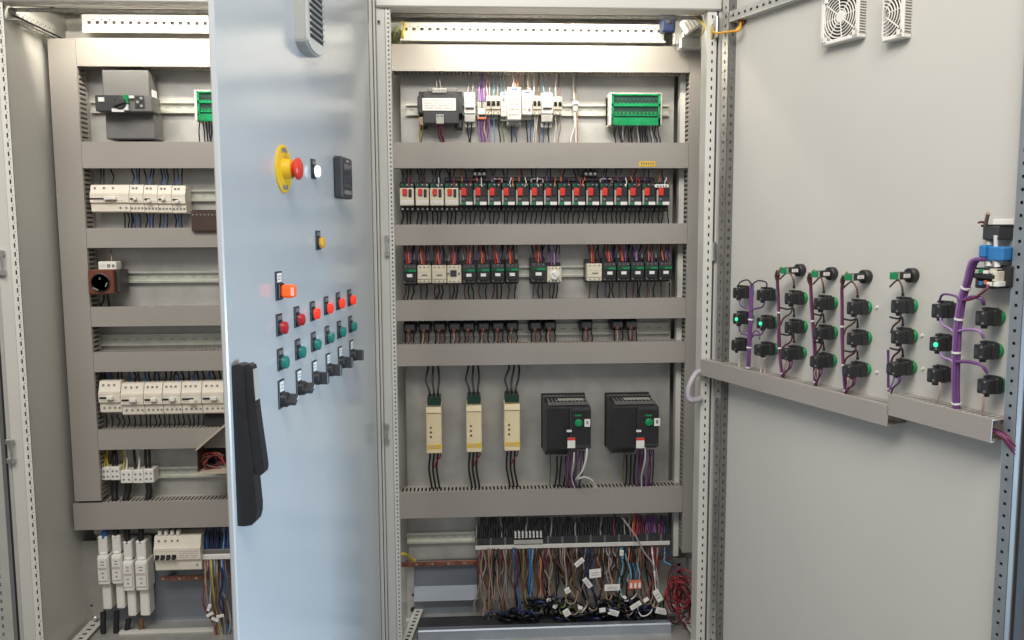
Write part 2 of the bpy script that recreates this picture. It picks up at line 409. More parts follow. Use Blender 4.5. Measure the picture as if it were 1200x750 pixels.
# base: white cross rail, bright gland tray, side rails with slots
zr = wz(721, .05); b = MB(); b.box(wx(476,.05,720), wx(787,.05,720), -.055, -.045, zr-.008, zr+.004, RAILW); b.build('cross_rail', MC)
b = MB(); x0, x1 = wx(489,.18,740), wx(786,.18,740); zt_ = wz(731.5, .18, 640)
b.box(x0, x1, -.20, -.17, zt_-.055, zt_, GALVB, .004); b.box(x0, x1, -.17, -.06, zt_-.024, zt_-.020, CHAR); b.box(x0-.002, x1+.002, -.23, -.205, zt_-.14, zt_-.048, GALV)
b.build('gland_plate', MC)
b = MB(); x0, x1 = wx(495,.1,728), wx(790,.1,728); z_ = wz(729, .1, 640)
perf(b, (x0, -.11, z_-.012), (1,0,0), (0,0,1), (0,-1,0), x1-x0, .024, .002, .0125, .006, .008, CHAR, False); b.box(x0, x1, -.105, -.06, z_-.012, z_-.010, DARKIN); b.build('brush_strip', MC)
for px0, px1, py, sgn in ((466, 486, 748, 1), (795, 826, 746, -1)):
    b = MB(); a0 = CF.pt(px0 if sgn > 0 else px1, 765, .29); a1 = CF.pt(px1 if sgn > 0 else px0, 716, .0)
    d = V(a1.x-a0.x, a1.y-a0.y, 0); Ld = d.length
    zf = wz(757, .29)
    perf(b, (a0.x, a0.y, zf), d, V(-d.y, d.x, 0)*sgn*-1, (0,0,1), Ld, .03, .002, .025, .014, .012, RAILW); b.build('base_rail', MC)
b = MB(); b.box(wx(440,FRONT), wx(845,FRONT), -FRONT+.01, .10, ZB, ZB+.004, GALV); b.box(wx(448,FRONT), wx(838,FRONT), -FRONT, -FRONT+.05, ZB, wz(768,FRONT), PAINT, .003); b.build('base_frame', MC)
# perforated brackets, bottom right
for px0, px1 in ((787.5, 803), (806.5, 821.5)):
    q = CF.rect(px0, 654, px1, 694, .06); b = MB()
    perf(b, (q[0], -.06, q[2]), (0,0,1), (1,0,0), (0,-1,0), q[3]-q[2], q[1]-q[0], .002, .025, .011, .012, STEEL); b.build('hole_bracket', MC)

# ================================================================== left cabinet
LC = thing('control_cabinet', 'left cabinet half hidden by its opened blue grey front door', 'cabinet', CF, (wx(215, FRONT), 0, ZB))
p = MB(); p.box(wx(96,0), wx(437,0), 0, .003, wz(624,0,200), wz(38,0,200), GALV); p.build('mounting_plate', LC)
p = MB(); xl, xr_ = wx(104,0,690), wx(437,0,690)
lz = [wz(624,0), wz(690,0), wz(712,0), wz(738,0), wz(760,0)]
prof = [(.004, lz[0]), (.004, lz[1]), (.012, lz[2]), (-.012, lz[3]), (-.012, lz[4]), (.02, lz[4]), (.02, lz[0])]
p.prism(prof, None, FOLDM, 'x', xl+.02, xr_); p.build('folded_sheet', LC, True)
p = MB(); p.box(wx(91,0,680), wx(98,0,680), -.03, 0, ZB, wz(600,0), PAINT, .002); p.box(wx(98.5,0,680), wx(120,0,680), -.004, 0, wz(738,0), wz(620,0), GALV)
c = CF.pt(112,725,.0); p.rev((c.x,-.004,c.z),(0,-1,0),[(0,.011),(.004,.011),(.007,.008)],STEEL,12); c = CF.pt(108,709,0); p.cyl((c.x,-.004,c.z),(0,-1,0),.004,.001,DARKIN,10)
c = CF.pt(96,728,0); p.cyl((c.x,-.031,c.z),(0,-1,0),.004,.001,DARKIN,10)
p.build('back_post', LC)
XW = wx(25, FRONT-.02)
p = MB(); p.box(XW-.003, XW, -FRONT+.02, .10, ZB, ZT, PAINT); p.build('side_panel', LC)
p = MB(); p.box(XW, wx(438,FRONT), .10, .103, ZB, ZT, PAINT); p.build('back_panel', LC)
p = MB(); p.box(XW-.06, wx(440,FRONT), -FRONT+.02, .10, ZT-.004, ZT, PAINT); p.box(XW+.05, wx(436,FRONT), -FRONT+.08, -.03, ZT-.028, ZT-.006, PAINT)
c = wx(106, .2, 15); p.box(c-.012, c+.012, -.20, -.17, ZT-.048, ZT-.031, LGREY); p.build('roof', LC)
p = MB(); p.box(XW-.08, wx(437,FRONT), -FRONT-.008, -FRONT+.05, wz(3,FRONT,120), ZT+.03, PAINT, .004); p.build('top_beam', LC)
x0, x1 = XW, wx(430,FRONT); p = MB(); z_ = wz(4,FRONT,120)
perf(p, (x0, -FRONT+.052, z_-.001), (1,0,0), (0,1,0), (0,0,-1), x1-x0, .04, .002, .025, .012, .010, MIDG); p.build('hole_strip', LC)
# post with hole row
b = MB(); xe = wx(22.5, FRONT)
b.box(wx(2,FRONT), wx(18,FRONT), -FRONT, -FRONT+.05, ZB, ZT, PAINT, .003); b.box(wx(-3.5,FRONT), wx(2,FRONT), -FRONT+.008, -FRONT+.05, ZB, ZT, LGREY)
perf(b, (wx(18,FRONT), -FRONT+.001, ZB), (0,0,1), (1,0,0), (0,-1,0), ZT-ZB, wx(27,FRONT)-wx(18,FRONT), .002, .0255, .013, .0045, RAILW, True, True, .55)
b.box(wx(-9,FRONT), wx(-3.5,FRONT), -FRONT+.02, -FRONT+.05, ZB, ZT, DARKIN)
b.build('post', LC)
b = MB(); x_ = wx(-42,FRONT)
perf(b, (x_, -FRONT+.001, ZB), (0,0,1), (1,0,0), (0,-1,0), ZT-ZB, wx(-9,FRONT)-x_, .002, .0255, .012, .006, LGREY, True, False, .62); b.build('outer_flange', LC)
for px, py in ((3, 308), (14.5, 528)):
    c = CF.pt(px+1, py, FRONT); h = MB()
    h.box(c.x-.016, c.x+.008, -FRONT-.012, -FRONT-.001, c.z-.036, c.z-.02, STEEL, .003); h.box(c.x-.016, c.x+.008, -FRONT-.012, -FRONT-.001, c.z+.02, c.z+.036, STEEL, .003)
    h.cyl((c.x+.003, -FRONT-.014, c.z-.034), (0,0,1), .004, .068, STEEL, 10); h.build('latch_catch', LC)
# side rail at the top and lit back rail
zr = wz(16, FRONT-.03, 20)
b = MB(); perf(b, (XW+.002, -FRONT+.03, zr-.012), (0,1,0), (0,0,1), (1,0,0), FRONT-.02, .05, .002, .025, .013, .010, RAILW, True, True, .5)
perf(b, (XW+.006, -FRONT+.03, zr-.014), (0,1,0), (1,0,0), (0,0,-1), FRONT-.02, .035, .002, .025, .013, .008, LGREY); b.build('side_rail', LC)
q0 = CF.pt(97,38,.05); q1 = CF.pt(430,20,.05)
b = MB(); perf(b, (q0.x, -.05, q0.z), (1,0,0), (0,0,1), (0,-1,0), q1.x-q0.x, q1.z-q0.z, .002, .025, .011, .010, RAILW, True, True, .55, MIDG); b.build('perforated_rail', LC)  # grey backing again stands for the lit hollow behind the holes
b = MB(); z_ = wz(740,.08,190); b.box(wx(140,.08,740), wx(437,.08,740), -.085, -.07, z_-.006, z_+.005, RAILW)
perf(b, (wx(120,.12,748), -.14, z_-.035), (1,0,0), (0,0,1), (0,-1,0), .75, .024, .002, .03, .012, .009, LGREY, True); b.build('cross_rail', LC)
b = MB(); b.box(XW, wx(437,FRONT), -FRONT+.01, .10, ZB, ZB+.004, GALV); b.box(XW-.03, wx(437,FRONT), -FRONT, -FRONT+.05, ZB, wz(756,FRONT), PAINT, .003)
a0 = V(XW+.01, -FRONT+.05, 0); perf(b, (XW+.012, -FRONT+.05, wz(752,.15,90)), (0,1,0), (1,0,0), (0,0,1), FRONT-.04, .045, .002, .03, .014, .014, RAILW); b.build('base_frame', LC)

# strip lamps under both roofs
def lamp(x0, x1, label):
    t = thing('strip_lamp', label, 'lamp', CF, ((x0+x1)/2, -.20, ZT-.05))
    b = MB(); b.box(x0, x1, -.265, -.225, ZT-.0355, ZT-.0285, WHITE, .002); b.build('housing', t)
    b = MB(); b.box(x0+.01, x1-.01, -.26, -.23, ZT-.042, ZT-.036, LED, .002); b.build('diffuser', t)
    L = bpy.data.lights.new('strip lamp light', 'AREA'); L.shape = 'RECTANGLE'; L.size = x1-x0-.04; L.size_y = .03; L.energy = 8.5; L.color = (1,.93,.80)
    o = bpy.data.objects.new('strip_lamp_light', L); COL.objects.link(o); o.location = ((x0+x1)/2, PLATE-.245, ZT-.044); o.rotation_euler = (R(22),0,0)
lamp(wx(500,FRONT), wx(790,FRONT), 'glowing strip lamp under the roof of the middle cabinet')
lamp(XW+.06, wx(400,FRONT), 'glowing strip lamp under the roof of the left cabinet')

# ================================================================== DIN rails
def rail(px0, px1, py, label, off=.0, h=.035):
    q = CF.pt((px0+px1)/2, py, .012); x0, x1 = wx(px0,.012,py), wx(px1,.012,py); b = MB()
    z = q.z; b.box(x0, x1, -.004, -.0005, z-.012, z+.012, RAILM)
    for s_ in (-1, 1):
        b.box(x0, x1, -.0145, -.0005, z+s_*.0125-.0008, z+s_*.0125+.0008, RAILM); b.box(x0, x1, -.0155, -.014, z+s_*.0155-.003, z+s_*.0155+.003, RAILM)
    n = int((x1-x0)/.036)
    for i in range(n): b.box(x0+.036*i+.01, x0+.036*i+.025, -.0046, -.004, z-.002, z+.002, LGREY)
    return tag(b.build('mounting_rail'), label, 'rail')
for a in ((476,784,129,'steel rail carrying the transformer row in the middle cabinet'), (476,784,228,'steel rail behind the red button breakers'),
          (476,784,318,'steel rail behind the contactors'), (476,784,386,'steel rail behind the black overload relays'),
          (477,560,630,'bare steel rail left of the terminal strip'),
          (106,420,126,'steel rail behind the grey main breaker'), (110,420,229,'steel rail behind the upper cream breakers'),
          (112,420,324,'steel rail right of the rust brown socket'), (114,420,397,'empty steel rail between two narrow ducts'),
          (117,420,466,'steel rail behind the long cream breaker bank'), (120,420,552,'steel rail right of the white clamp terminals')):
    rail(*a)
# ================================================================== devices on the rails, middle cabinet
def scrib(mb, x0, x1, z0, z1, front, rows, m=INK, seed=0):
    """unreadable small print: short bars"""
    rnd = random.Random(seed); h = (z1-z0)/rows
    for i in range(rows):
        z = z1 - (i+.5)*h; x = x0
        while x < x1 - (x1-x0)*.1:
            w = min(rnd.uniform(.12,.35)*(x1-x0), x1-x); mb.box(x, x+w, -front-.0004, -front, z-h*.2, z+h*.2, m); x += w + (x1-x0)*.06
def vwire(parent, fr, px0, py0, off0, px1, py1, off1, r, col, bend=.3, n=5, swing=.004):
    a = fr.pt(px0, py0, off0); b = fr.pt(px1, py1, off1); d = b - a
    w = V(wig(swing), wig(swing), 0)
    return wire(parent, fr, [a, a + d*.12 + V(0, 0, 0), a + d*.45 + V(d.x*-.25, 0, 0) + w, a + d*.8 + V(d.x*.12, 0, 0), b], r, col, 'wire', n)

# transformer ------------------------------------------------------
r = CF.rect(489,104,542,149,.085)
t = thing('control_transformer', 'black transformer with a white rating label at the left of the top row', 'transformer', CF, rbase(r))
x0,x1,z0,z1 = r; w, h = x1-x0, z1-z0
b = MB(); b.box(x0+w*.12, x1-w*.08, -.085, -.02, z0+h*.08, z1-h*.06, CHAR, .004); b.box(x0, x1, -.075, -.03, z0+h*.36, z1-h*.16, CHAR, .004)
b.box(x0+w*.02, x0+w*.2, -.03, 0, z0+h*.02, z1, BLACK, .002); b.box(x1-w*.16, x1, -.03, 0, z0, z1, BLACK, .002)
b.box(x1-w*.17, x1-w*.02, -.06, -.03, z0, z0+h*.22, CHAR, .003); b.box(x0+w*.22, x1-w*.12, -.07, -.03, z1-h*.12, z1+h*.05, MIDG, .003)
b.build('core', t)
b = MB(); q = CF.rect(495,115,534,129.5,.087); b.fb(q, .0852, .087, LABEL); scrib(b, q[0]+.004, q[1]-.004, q[2]+.004, q[3]-.004, .087, 4, INKP, 3); b.build('rating_label', t)
b = MB(); q = CF.rect(506,103,523,109,.09); b.fb(q, .05, .09, LGREY, .002)
for i in range(5): xx = q[0]+(q[1]-q[0])*(i+.5)/5; b.cyl((xx,-.0902,(q[2]+q[3])/2),(0,-1,0),.0028,.0006,MIDG,8)
b.build('terminal_block', t)
b = MB(); q = CF.rect(511,134,520,145,.093); b.fb(q, .08, .093, LGREY, .001)
for i in range(2): xx = q[0]+(q[1]-q[0])*(i+.5)/2; b.box(xx-.004,xx+.004,-.0936,-.093,q[3]-.008,q[3]-.003,INK)
b.build('terminal_block', t)
b = MB(); q = CF.rect(490.5,137,497,147,.08); b.fb(q, .05, .08, WC['tan'], .003); b.build('earth_lug', t)
for px, c in ((492.5,'yellow'),(495.5,'green')): vwire(t, CF, px, 146, .075, px+wig(2), 168, .03, .0022, c)
for px, c in ((515,'burgundy'),(517.5,'purple'),(519,'red')): vwire(t, CF, px-1, 145, .085, px+1, 168, .03, .0022, c)
for px in (512,516.5): vwire(t, CF, px, 103, .08, px-1, 83, .02, .0013, 'grey')

# modular breakers -------------------------------------------------
def breaker(px0, py0, px1, py1, label, poles=2, style='cream', lever='black', front=.07, group=None, up=(), down=(), fr=CF):
    r = fr.rect(px0, py0, px1, py1, front); x0,x1,z0,z1 = r; w, h = x1-x0, z1-z0
    t = thing('circuit_breaker', label, 'breaker', fr, rbase(r), group)
    m = CREAM if style == 'cream' else WHITE
    b = MB(fr); b.box(x0+.0006, x1-.0006, -front*.62, -.012, z0-h*.18, z1+h*.06, LGREY if style == 'cream' else m, .0015)
    b.box(x0+.0004, x1-.0004, -front+.006, -front*.6, z0, z1, m, .0015); b.box(x0+.0004, x1-.0004, -front, -front+.007, z0+h*.27, z0+h*.72, m, .0015)
    if style != 'cream': b.box(x0+.0006, x1-.0006, -front+.004, -.012, z0-h*.02, z0+h*.2, LGREY, .0015)
    for i in range(poles):
        c = x0 + w*(i+.5)/poles
        for zz in (z1-h*.12, z0+h*.09): b.cyl((c, -front+.0058, zz), (0,-1,0), .0026, .0006, INK, 8)
    scrib(b, x0+w*.15, x1-w*.15, z0+h*.3, z0+h*.44, front, 2, INKP, int(px0*7))
    b.build('housing', t)
    b = MB(fr)
    if lever == 'black':
        for i in range(poles):
            c = x0 + w*(i+.5)/poles; lw = w/poles*.36
            b.box(c-lw, c+lw, -front-.001, -front, z0+h*.44, z0+h*.72, BLACK); b.box(c-lw*.8, c+lw*.8, -front-.008, -front-.001, z0+h*.56, z0+h*.70, BLACK, .001)
    else:
        b.box(x0+w*.1, x1-w*.1, -front-.001, -front, z0+h*.40, z0+h*.50, MIDG); b.box(x0+w*.15, x1-w*.15, -front-.007, -front, z0+h*.47, z0+h*.53, WHITE, .001)
    b.build('lever', t)
    for px, c in up: vwire(t, fr, px, py0+1, front*.7, px+wig(1.2), 84, .03, .0021, c)
    for px, c in down: vwire(t, fr, px, py1-1, front*.7, px+wig(2.5), 168, .03, .0021, c)
    return t
breaker(544,108.5,557,142,'white two pole breaker directly right of the black transformer', 2, 'white', 'white', .07, None, ((548,'grey'),(553.5,'grey')), ((548,'black'),(553,'black')))
# purple terminal pair
r = CF.rect(560.5,118,569,140,.05); t = thing('terminal_block', 'small terminal pair with purple wires right of the white breaker', 'terminals', CF, rbase(r)); b = MB()
for i in range(2):
    xx = r[0] + (r[1]-r[0])*(i+.5)/2; b.box(xx-.0095, xx+.0095, -.045, -.012, r[2], r[3], LGREY, .002); b.box(xx-.006, xx+.006, -.052, -.044, r[2]+.015, r[2]+.035, WHITE, .002); b.cyl((xx,-.0455,r[2]+.012),(0,-1,0),.004,.001,BLACK,8)
b.build('housing', t); b = MB(); b.fb((r[0]-.001,r[1]+.002,r[2]+.0,r[2]+.006), .045, .055, WC['orange'], .001); b.build('marker_strip', t)
for i in range(5):
    px = 561+i*1.7; vwire(t, CF, px, 119, .045, 565+(px-565)*.3, 84, .03, .0024, 'lilac' if i != 2 else 'purple'); vwire(t, CF, px, 139, .045, px+2+wig(1), 168, .03, .0024, ('lilac','purple','lilac','purple','pink')[i])
breaker(569.5,112,575.5,134,'single pole cream breaker right of the purple wires',1,'cream','black',.07,None,((571,'pink'),(573.5,'pink')),((571,'purple'),(573,'lilac')))
breaker(575.8,112,586.5,134,'two pole cream breaker left of the tall white relay module',2,'cream','black',.07,None,((578.5,'lightblue'),(583,'grey')),((578.5,'lightblue'),(584.5,'black')))
def module(px0, py0, px1, py1, label, front, m, up=(), down=(), rows=5, dot=None):
    r = CF.rect(px0,py0,px1,py1,front); x0,x1,z0,z1 = r
    t = thing('relay_module', label, 'module', CF, rbase(r)); b = MB()
    b.box(x0+.0005,x1-.0005,-front,-.012,z0+.004,z1,m,.002); b.box(x0+.001,x1-.001,-front*.7,-.012,z0-.008,z0+.004,LGREY,.001); b.build('housing', t)
    b = MB(); scrib(b, x0+.006, x1-.006, z0+.012, z1-.012, front, rows, INKP, int(px0)); b.box(x0+(x1-x0)*.3, x0+(x1-x0)*.75, -front-.0005, -front, z1-.008, z1-.004, WC['blue'])
    if dot: q = CF.pt(dot[0],dot[1],front); b.box(q.x-.004,q.x+.004,-front-.001,-front,q.z-.005,q.z+.005,INK)
    b.build('print_panel', t)
    for px, c in up: vwire(t, CF, px, py0+1, front*.6, px+wig(1.5), 84, .03, .0022, c)
    for px, c in down: vwire(t, CF, px, py1-1, front*.6, px+wig(2.5), 168, .03, .0022, c)
module(586.5,108,594,138,'slim white module between cream breaker and tall relay module',.06,WHITE,((588,'lightblue'),(592,'grey')),((589,'green'),),4,(590,117))
module(594.3,102,611,142,'tall white relay module, largest of the top row',.10,WHITE,((601,'white'),(603.5,'pink'),(606,'orange')),((600,'black'),(603,'blue')),5)
module(611.3,106,624,136,'square white module right of the tall white relay module',.07,WHITE,((616,'brown'),(619,'white'),(621,'pink')),((616,'black'),(621,'blue')),3,(620.5,129))
breaker(624.4,112,634.2,134,'cream breaker left of the second white two pole breaker',2,'cream','black',.07,None,((625,'white'),(631,'brown')),((627,'white'),(630,'white'),(632.5,'brown')))
breaker(634.6,109,648,142,'white two pole breaker between two cream breakers',2,'white','white',.07,None,((637.5,'lightblue'),(644,'grey')),((638,'blue'),(643.5,'black')))
breaker(648.4,113,659,134,'rightmost cream breaker of the top row',2,'cream','black',.07,None,((651,'white'),(656,'brown')),((651,'white'),(656.5,'tan')))
r = CF.rect(671.5,118,677.5,131,.03); t = thing('terminal_block', 'tiny clip holding one white and one brown wire on bare rail', 'terminals', CF, rbase(r)); b = MB(); b.fb(r,.012,.03,LGREY,.002); b.fb((r[0]-.002,r[1]+.002,r[3]-.012,r[3]-.004),.03,.034,WHITE,.001); b.build('housing', t)
vwire(t, CF, 673, 119, .025, 672, 84, .03, .0024, 'white'); vwire(t, CF, 676, 119, .025, 675, 84, .03, .0024, 'tan')
vwire(t, CF, 673, 130, .025, 669, 168, .03, .0022, 'white'); vwire(t, CF, 674, 130, .025, 675, 168, .03, .0022, 'white'); vwire(t, CF, 676.5, 130, .025, 676.5, 168, .03, .0024, 'tan')

# green covered distribution blocks -----------------------------------
def green_block(px0,py0,px1,py1,label,cols,lo):
    f = .075; r = CF.rect(px0,py0,px1,py1,f); x0,x1,z0,z1 = r; h = z1-z0
    t = thing('distribution_block', label, 'terminal block', CF, rbase(r))
    b = MB(); b.box(x0,x0+.007,-f-.002,-.01,z0,z1+.004,WHITE,.002); b.box(x1-.005,x1,-f-.002,-.01,z0,z1+.004,LGREY,.002); b.box(x0,x1,-f*.6,-.01,z0+.003,z1-.003,WHITE,.002); b.box(x0+.007,x1-.005,-f*.9,-.02,z1,z1+.006,LGREY,.001)
    b.build('frame', t)
    b = MB(); b.box(x0+.008,x1-.006,-f+.006,-f*.6,z0+.002,z1-.002,GREEND,.001)
    for k, fz_ in enumerate((.80,.52)):
        for i in range(cols):
            xx = x0+.016+(x1-x0-.03)*(i+.5)/cols
            b.cyl((xx,-f+.006,z0+h*fz_),(0,-1,0),.0035,.001,BLACK,8); b.box(xx-.003,xx+.003,-f+.0055,-f+.004,z0+h*fz_-.016,z0+h*fz_-.008,GREENB)
    b.build('terminals', t)
    b = MB()
    for za,zb_ in ((.0,.25),(.95,1.0),(.60,.69),(.30,.34)): b.box(x0+.0075,x1-.0055,-f,-f+.003,z0+h*za,z0+h*zb_,GREENT,.001)
    for xx in (x0+.0075, x1-.0125): b.box(xx,xx+.007,-f,-f+.003,z0,z1,GREENT,.001)
    b.fb((x0+.01,x0+.03,z0+h*.03,z0+h*.2),f,f+.001,GREENB); b.build('cover', t)
    for i in range(lo):
        px = px0+4+(px1-px0-8)*(i+.5)/lo; vwire(t, CF, px, py1, .05, px+wig(3), 168, .03, .0021, ('black','navy','black','grey','white','black')[i % 6] if 3 < i < lo-3 else ('black','navy')[i % 2])
green_block(714,110,776,147,'wide green terminal block at the right of the top row',11,20)
green_block(228,107,262,142,'green terminal block in the left cabinet cut off by the door',6,7)

# red button motor breakers ------------------------------------------
def motor_breaker(px0, px1, label, kind, group):
    py0, py1 = 218, 241; f = .088
    r = CF.rect(px0,py0,px1,py1,f); x0,x1,z0,z1 = r; w,h = x1-x0,z1-z0
    t = thing('motor_breaker', label, 'breaker', CF, rbase(r), group); fm = CREAM if kind == 'cream' else CHAR
    b = MB(); b.box(x0+.0005,x1-.0005,-f*.72,-.012,z0-h*.28,z1+h*.22,BLACK,.002); b.box(x0+.0008,x1-.0008,-f*.86,-f*.7,z1-h*.12,z1+h*.14,GREENX,.002)
    for i in range(3):
        c = x0+w*(i+.5)/3; b.cyl((c,-f*.72-.0002,z0-h*.16),(0,-1,0),.0035,.001,LABEL if kind=='cream' else MIDG,8); b.cyl((c,-f*.86,z1+h*.07),(0,-1,0),.003,.001,STEEL if i else GREEN,8)
    b.build('housing', t)
    b = MB(); b.box(x0+.0012,x1-.0012,-f,-f*.7,z0,z1-h*.1,fm,.002)
    if kind == 'cream':
        b.box(x0+w*.1,x1-w*.1,-f-.0006,-f,z0+h*.06,z0+h*.26,LABEL); scrib(b,x0+w*.14,x1-w*.14,z0+h*.08,z0+h*.24,f+.0006,2,INKP,int(px0))
    else:
        b.box(x0+w*.02,x0+w*.14,-f-.0006,-f,z0+h*.05,z1-h*.2,LGREY); b.box(x0+w*.46,x1-w*.06,-f-.001,-f,z0+h*.04,z0+h*.20,LABEL); b.box(x0+w*.12,x0+w*.4,-f-.0008,-f,z0+h*.05,z0+h*.18,GREEN); b.cyl((x0+w*.3,-f,z0+h*.34),(0,-1,0),.0045,.001,MIDG,10)
    b.build('front_plate', t)
    b = MB()
    if kind == 'cream': b.box(x0+w*.22,x0+w*.52,-f-.007,-f,z0+h*.52,z0+h*.86,RED,.002)
    else: b.box(x0+w*.14,x0+w*.5,-f-.008,-f,z0+h*.50,z0+h*.90,RED,.003); b.box(x0+w*.16,x0+w*.48,-f-.009,-f-.0085,z0+h*.66,z0+h*.72,RED)
    b.build('red_button', t)
    b = MB()
    if kind == 'cream': b.box(x0+w*.62,x0+w*.82,-f-.004,-f,z0+h*.44,z0+h*.84,BLACK,.002); b.box(x0+w*.69,x0+w*.75,-f-.007,-f-.004,z0+h*.48,z0+h*.8,CHAR,.001)
    else: b.box(x0+w*.6,x0+w*.88,-f-.004,-f,z0+h*.5,z0+h*.9,BLACK,.002)
    b.build('black_button', t)
    pm = (px0+px1)/2
    for i in (-1,0,1): vwire(t, CF, pm+i*5, 246, .05, pm+i*5.2+wig(1.8)-1, 264, .03, .0027 if kind=='cream' else .0022, 'black', swing=.003)
    cs = ('black','black','black') if kind == 'cream' else random.choice((('purple','black'),('brown','purple'),('orange','black'),('black','burgundy'),('black','brown')))
    for i, c in enumerate(cs): vwire(t, CF, pm-4+i*4+wig(1), 213, .06, pm-5+i*4.5+wig(2), 196, .03, .0021, c)
    for i, c in enumerate(('navy','red','white')[:2 if kind == 'cream' else 3]):
        px = pm-1+i*3.2+wig(.8); vwire(t, CF, px, 219, .082, px+wig(1.2), 208, .055, .0017, random.choice(('red','burgundy','white','orange','black')) if i else 'navy')
    return t
for i,(a,b_) in enumerate(((468,485.5),(486.5,503),(503.3,520.5),(520.8,537.8))):
    motor_breaker(a, b_, ('leftmost cream motor breaker with red push button','second cream motor breaker from the left end','third cream motor breaker from the left end','cream motor breaker beside the first black one')[i], 'cream', 'cream motor breakers')
for i in range(15):
    c = 546.5 + (777.3-546.5)*i/14
    lb = f'{ORD[i]} black motor breaker with red button, counted from the cream ones'
    if i == 14: lb = 'last black motor breaker at the right end, with a white tag on top'
    t = motor_breaker(c-8.1, c+8.1, lb, 'black', 'black motor breakers')
    if i == 14:
        q = CF.rect(768,216,784,220,.095); b = MB(); b.fb(q,.07,.095,LABEL,.002)
        for k in range(4): xx = q[0]+(q[1]-q[0])*(.18+.2*k); b.cyl((xx,-.0952,(q[2]+q[3])/2),(0,-1,0),.003,.0005,INK,8)
        b.build('top_tag', t)
q = CF.rect(521,207.5,767,213,.05); b = MB(); b.fb(q,.02,.05,BLACK,.003); tag(b.build('busbar'), 'long black busbar strip behind the red button breakers', 'busbar')
for px, lb in ((562,'black three way connector hanging above the left red buttons'),(692,'black three way connector hanging above the right red buttons')):
    q = CF.rect(px-8,200,px+8,207,.06); b = MB(); b.fb(q,.035,.06,BLACK,.002)
    for k in range(3): xx = q[0]+(q[1]-q[0])*(k+.5)/3; b.cyl((xx,-.0602,(q[2]+q[3])/2),(0,-1,0),.0045,.001,LGREY,10); b.tube([(xx,-.05,q[3]),(xx+.002,-.045,q[3]+.012),(xx,-.03,q[3]+.03)],.0024,WC['black'],5)
    tag(b.build('busbar_connector'), lb, 'connector', 'black connectors above the red button breakers')
for px0,px1 in ((576,589),(622,637),(703,718)):
    q = CF.rect(px0,209,px1,215,.056); b = MB(); b.box(q[0],q[1],-.056,-.051,q[3]-.004,q[3],LGREY,.001); b.box(q[0],q[0]+.004,-.056,-.051,q[2],q[3],LGREY,.001); b.box(q[1]-.004,q[1],-.056,-.051,q[2],q[3],LGREY,.001)
    tag(b.build('label_holder'), {576:'grey label bracket on the busbar near the second connector group',622:'grey label bracket in the middle of the black busbar',703:'grey label bracket near the right end of the busbar'}[px0], 'bracket', 'grey brackets on the black busbar')

# contactors ---------------------------------------------------------
def contactor(px0, px1, py0, py1, label, kind, group=None, up=None, dn=None):
    f = .09; r = CF.rect(px0,py0,px1,py1,f); x0,x1,z0,z1 = r; w,h = x1-x0,z1-z0
    t = thing('contactor', label, 'contactor', CF, rbase(r), group); cream = kind != 'black'
    b = MB(); b.box(x0+.0005,x1-.0005,-f*.62,-.012,z0-h*.1,z1+h*.22,BLACK,.002); b.box(x0+.001,x1-.001,-f,-f*.6,z0,z1,CREAM if cream else CHAR,.0025)
    for i in range(3 if kind != 'timer' else 4):
        c = x0+w*(i+.7)/(3.4 if kind != 'timer' else 4.4)
        for zz in (z0+h*.1, z1-h*.1): b.cyl((c,-f,zz),(0,-1,0),.0026,.0007,INK if cream else MIDG,8)
    b.build('housing', t)
    b = MB()
    if kind == 'black':
        b.box(x0+.001,x1-.001,-f-.003,-f,z1-h*.40,z1-h*.22,GREEND,.001); b.box(x0+w*.4,x1-w*.06,-f-.0035,-f,z1-h*.38,z1-h*.26,GREEN,.001); b.box(x0+w*.14,x1-w*.14,-f-.006,-f,z0+h*.14,z0+h*.54,BLACK,.002)
        b.box(x0+w*.3,x0+w*.68,-f-.0068,-f-.006,z0+h*.36,z0+h*.52,LABEL); b.cyl((x0+w*.16,-f,z0+h*.12),(0,-1,0),.004,.002,MIDG,10)
        b.build('front_plate', t)
    elif kind == 'cream':
        b.box(x0+w*.06,x1-w*.06,-f-.003,-f,z0+h*.22,z0+h*.7,CREAM,.001); b.box(x0+w*.35,x1-w*.3,-f-.0045,-f-.003,z0+h*.42,z0+h*.5,INK); b.box(x0+w*.1,x1-w*.1,-f-.0034,-f-.003,z0+h*.64,z0+h*.66,INKP); b.build('front_plate', t)
    elif kind == 'square':
        b.box(x0+w*.24,x0+w*.66,-f-.005,-f,z0+h*.4,z0+h*.74,CHAR,.002)
        for xx in (x0+w*.1, x0+w*.82): b.cyl((xx,-f,z0+h*.54),(0,-1,0),.0042,.001,INK,10)
        b.build('front_plate', t)
    elif kind == 'timer':
        c = (x0+w*.52, -f, z0+h*.45); b.rev(c,(0,-1,0),[(0,.0165),(.004,.0165),(.005,.0145),(.009,.013),(.010,.011)],WHITE,24); b.obox((c[0],-f-.0105,c[2]),V(.009,0,-.007),V(0,.0008,0),V(.0012,0,.0016),INKP); b.build('dial', t)
    pm = (px0+px1)/2
    up = up or [random.choice((('orange','red','black'),('red','orange','purple','black'),('orange','purple','brown'),('purple','lilac','black'))) for _ in (0,)][0]
    dn = dn or random.choice((('brown','black','black'),('burgundy','black','black'),('brown','grey','black'),('purple','black','black')))
    for i, c in enumerate(up): vwire(t, CF, pm-2.5+i*2.2+wig(.8), py0-1+wig(1), .075, pm-5+i*3.6+wig(2), 285, .03, .0025, c)
    for px in (pm-6.5, pm+5): vwire(t, CF, px, py0-4, .05, px+wig(1.5), 285, .025, .0022, random.choice(('black','navy','purple','grey')))
    for i, c in enumerate(dn): vwire(t, CF, pm-5+i*4.4+wig(.7), py1+2, .05, pm-5+i*4.4+wig(2), 352, .03, .0024, c)
    return t
contactor(472,488.5,310,333,'black contactor at the left end of the contactor row','black')
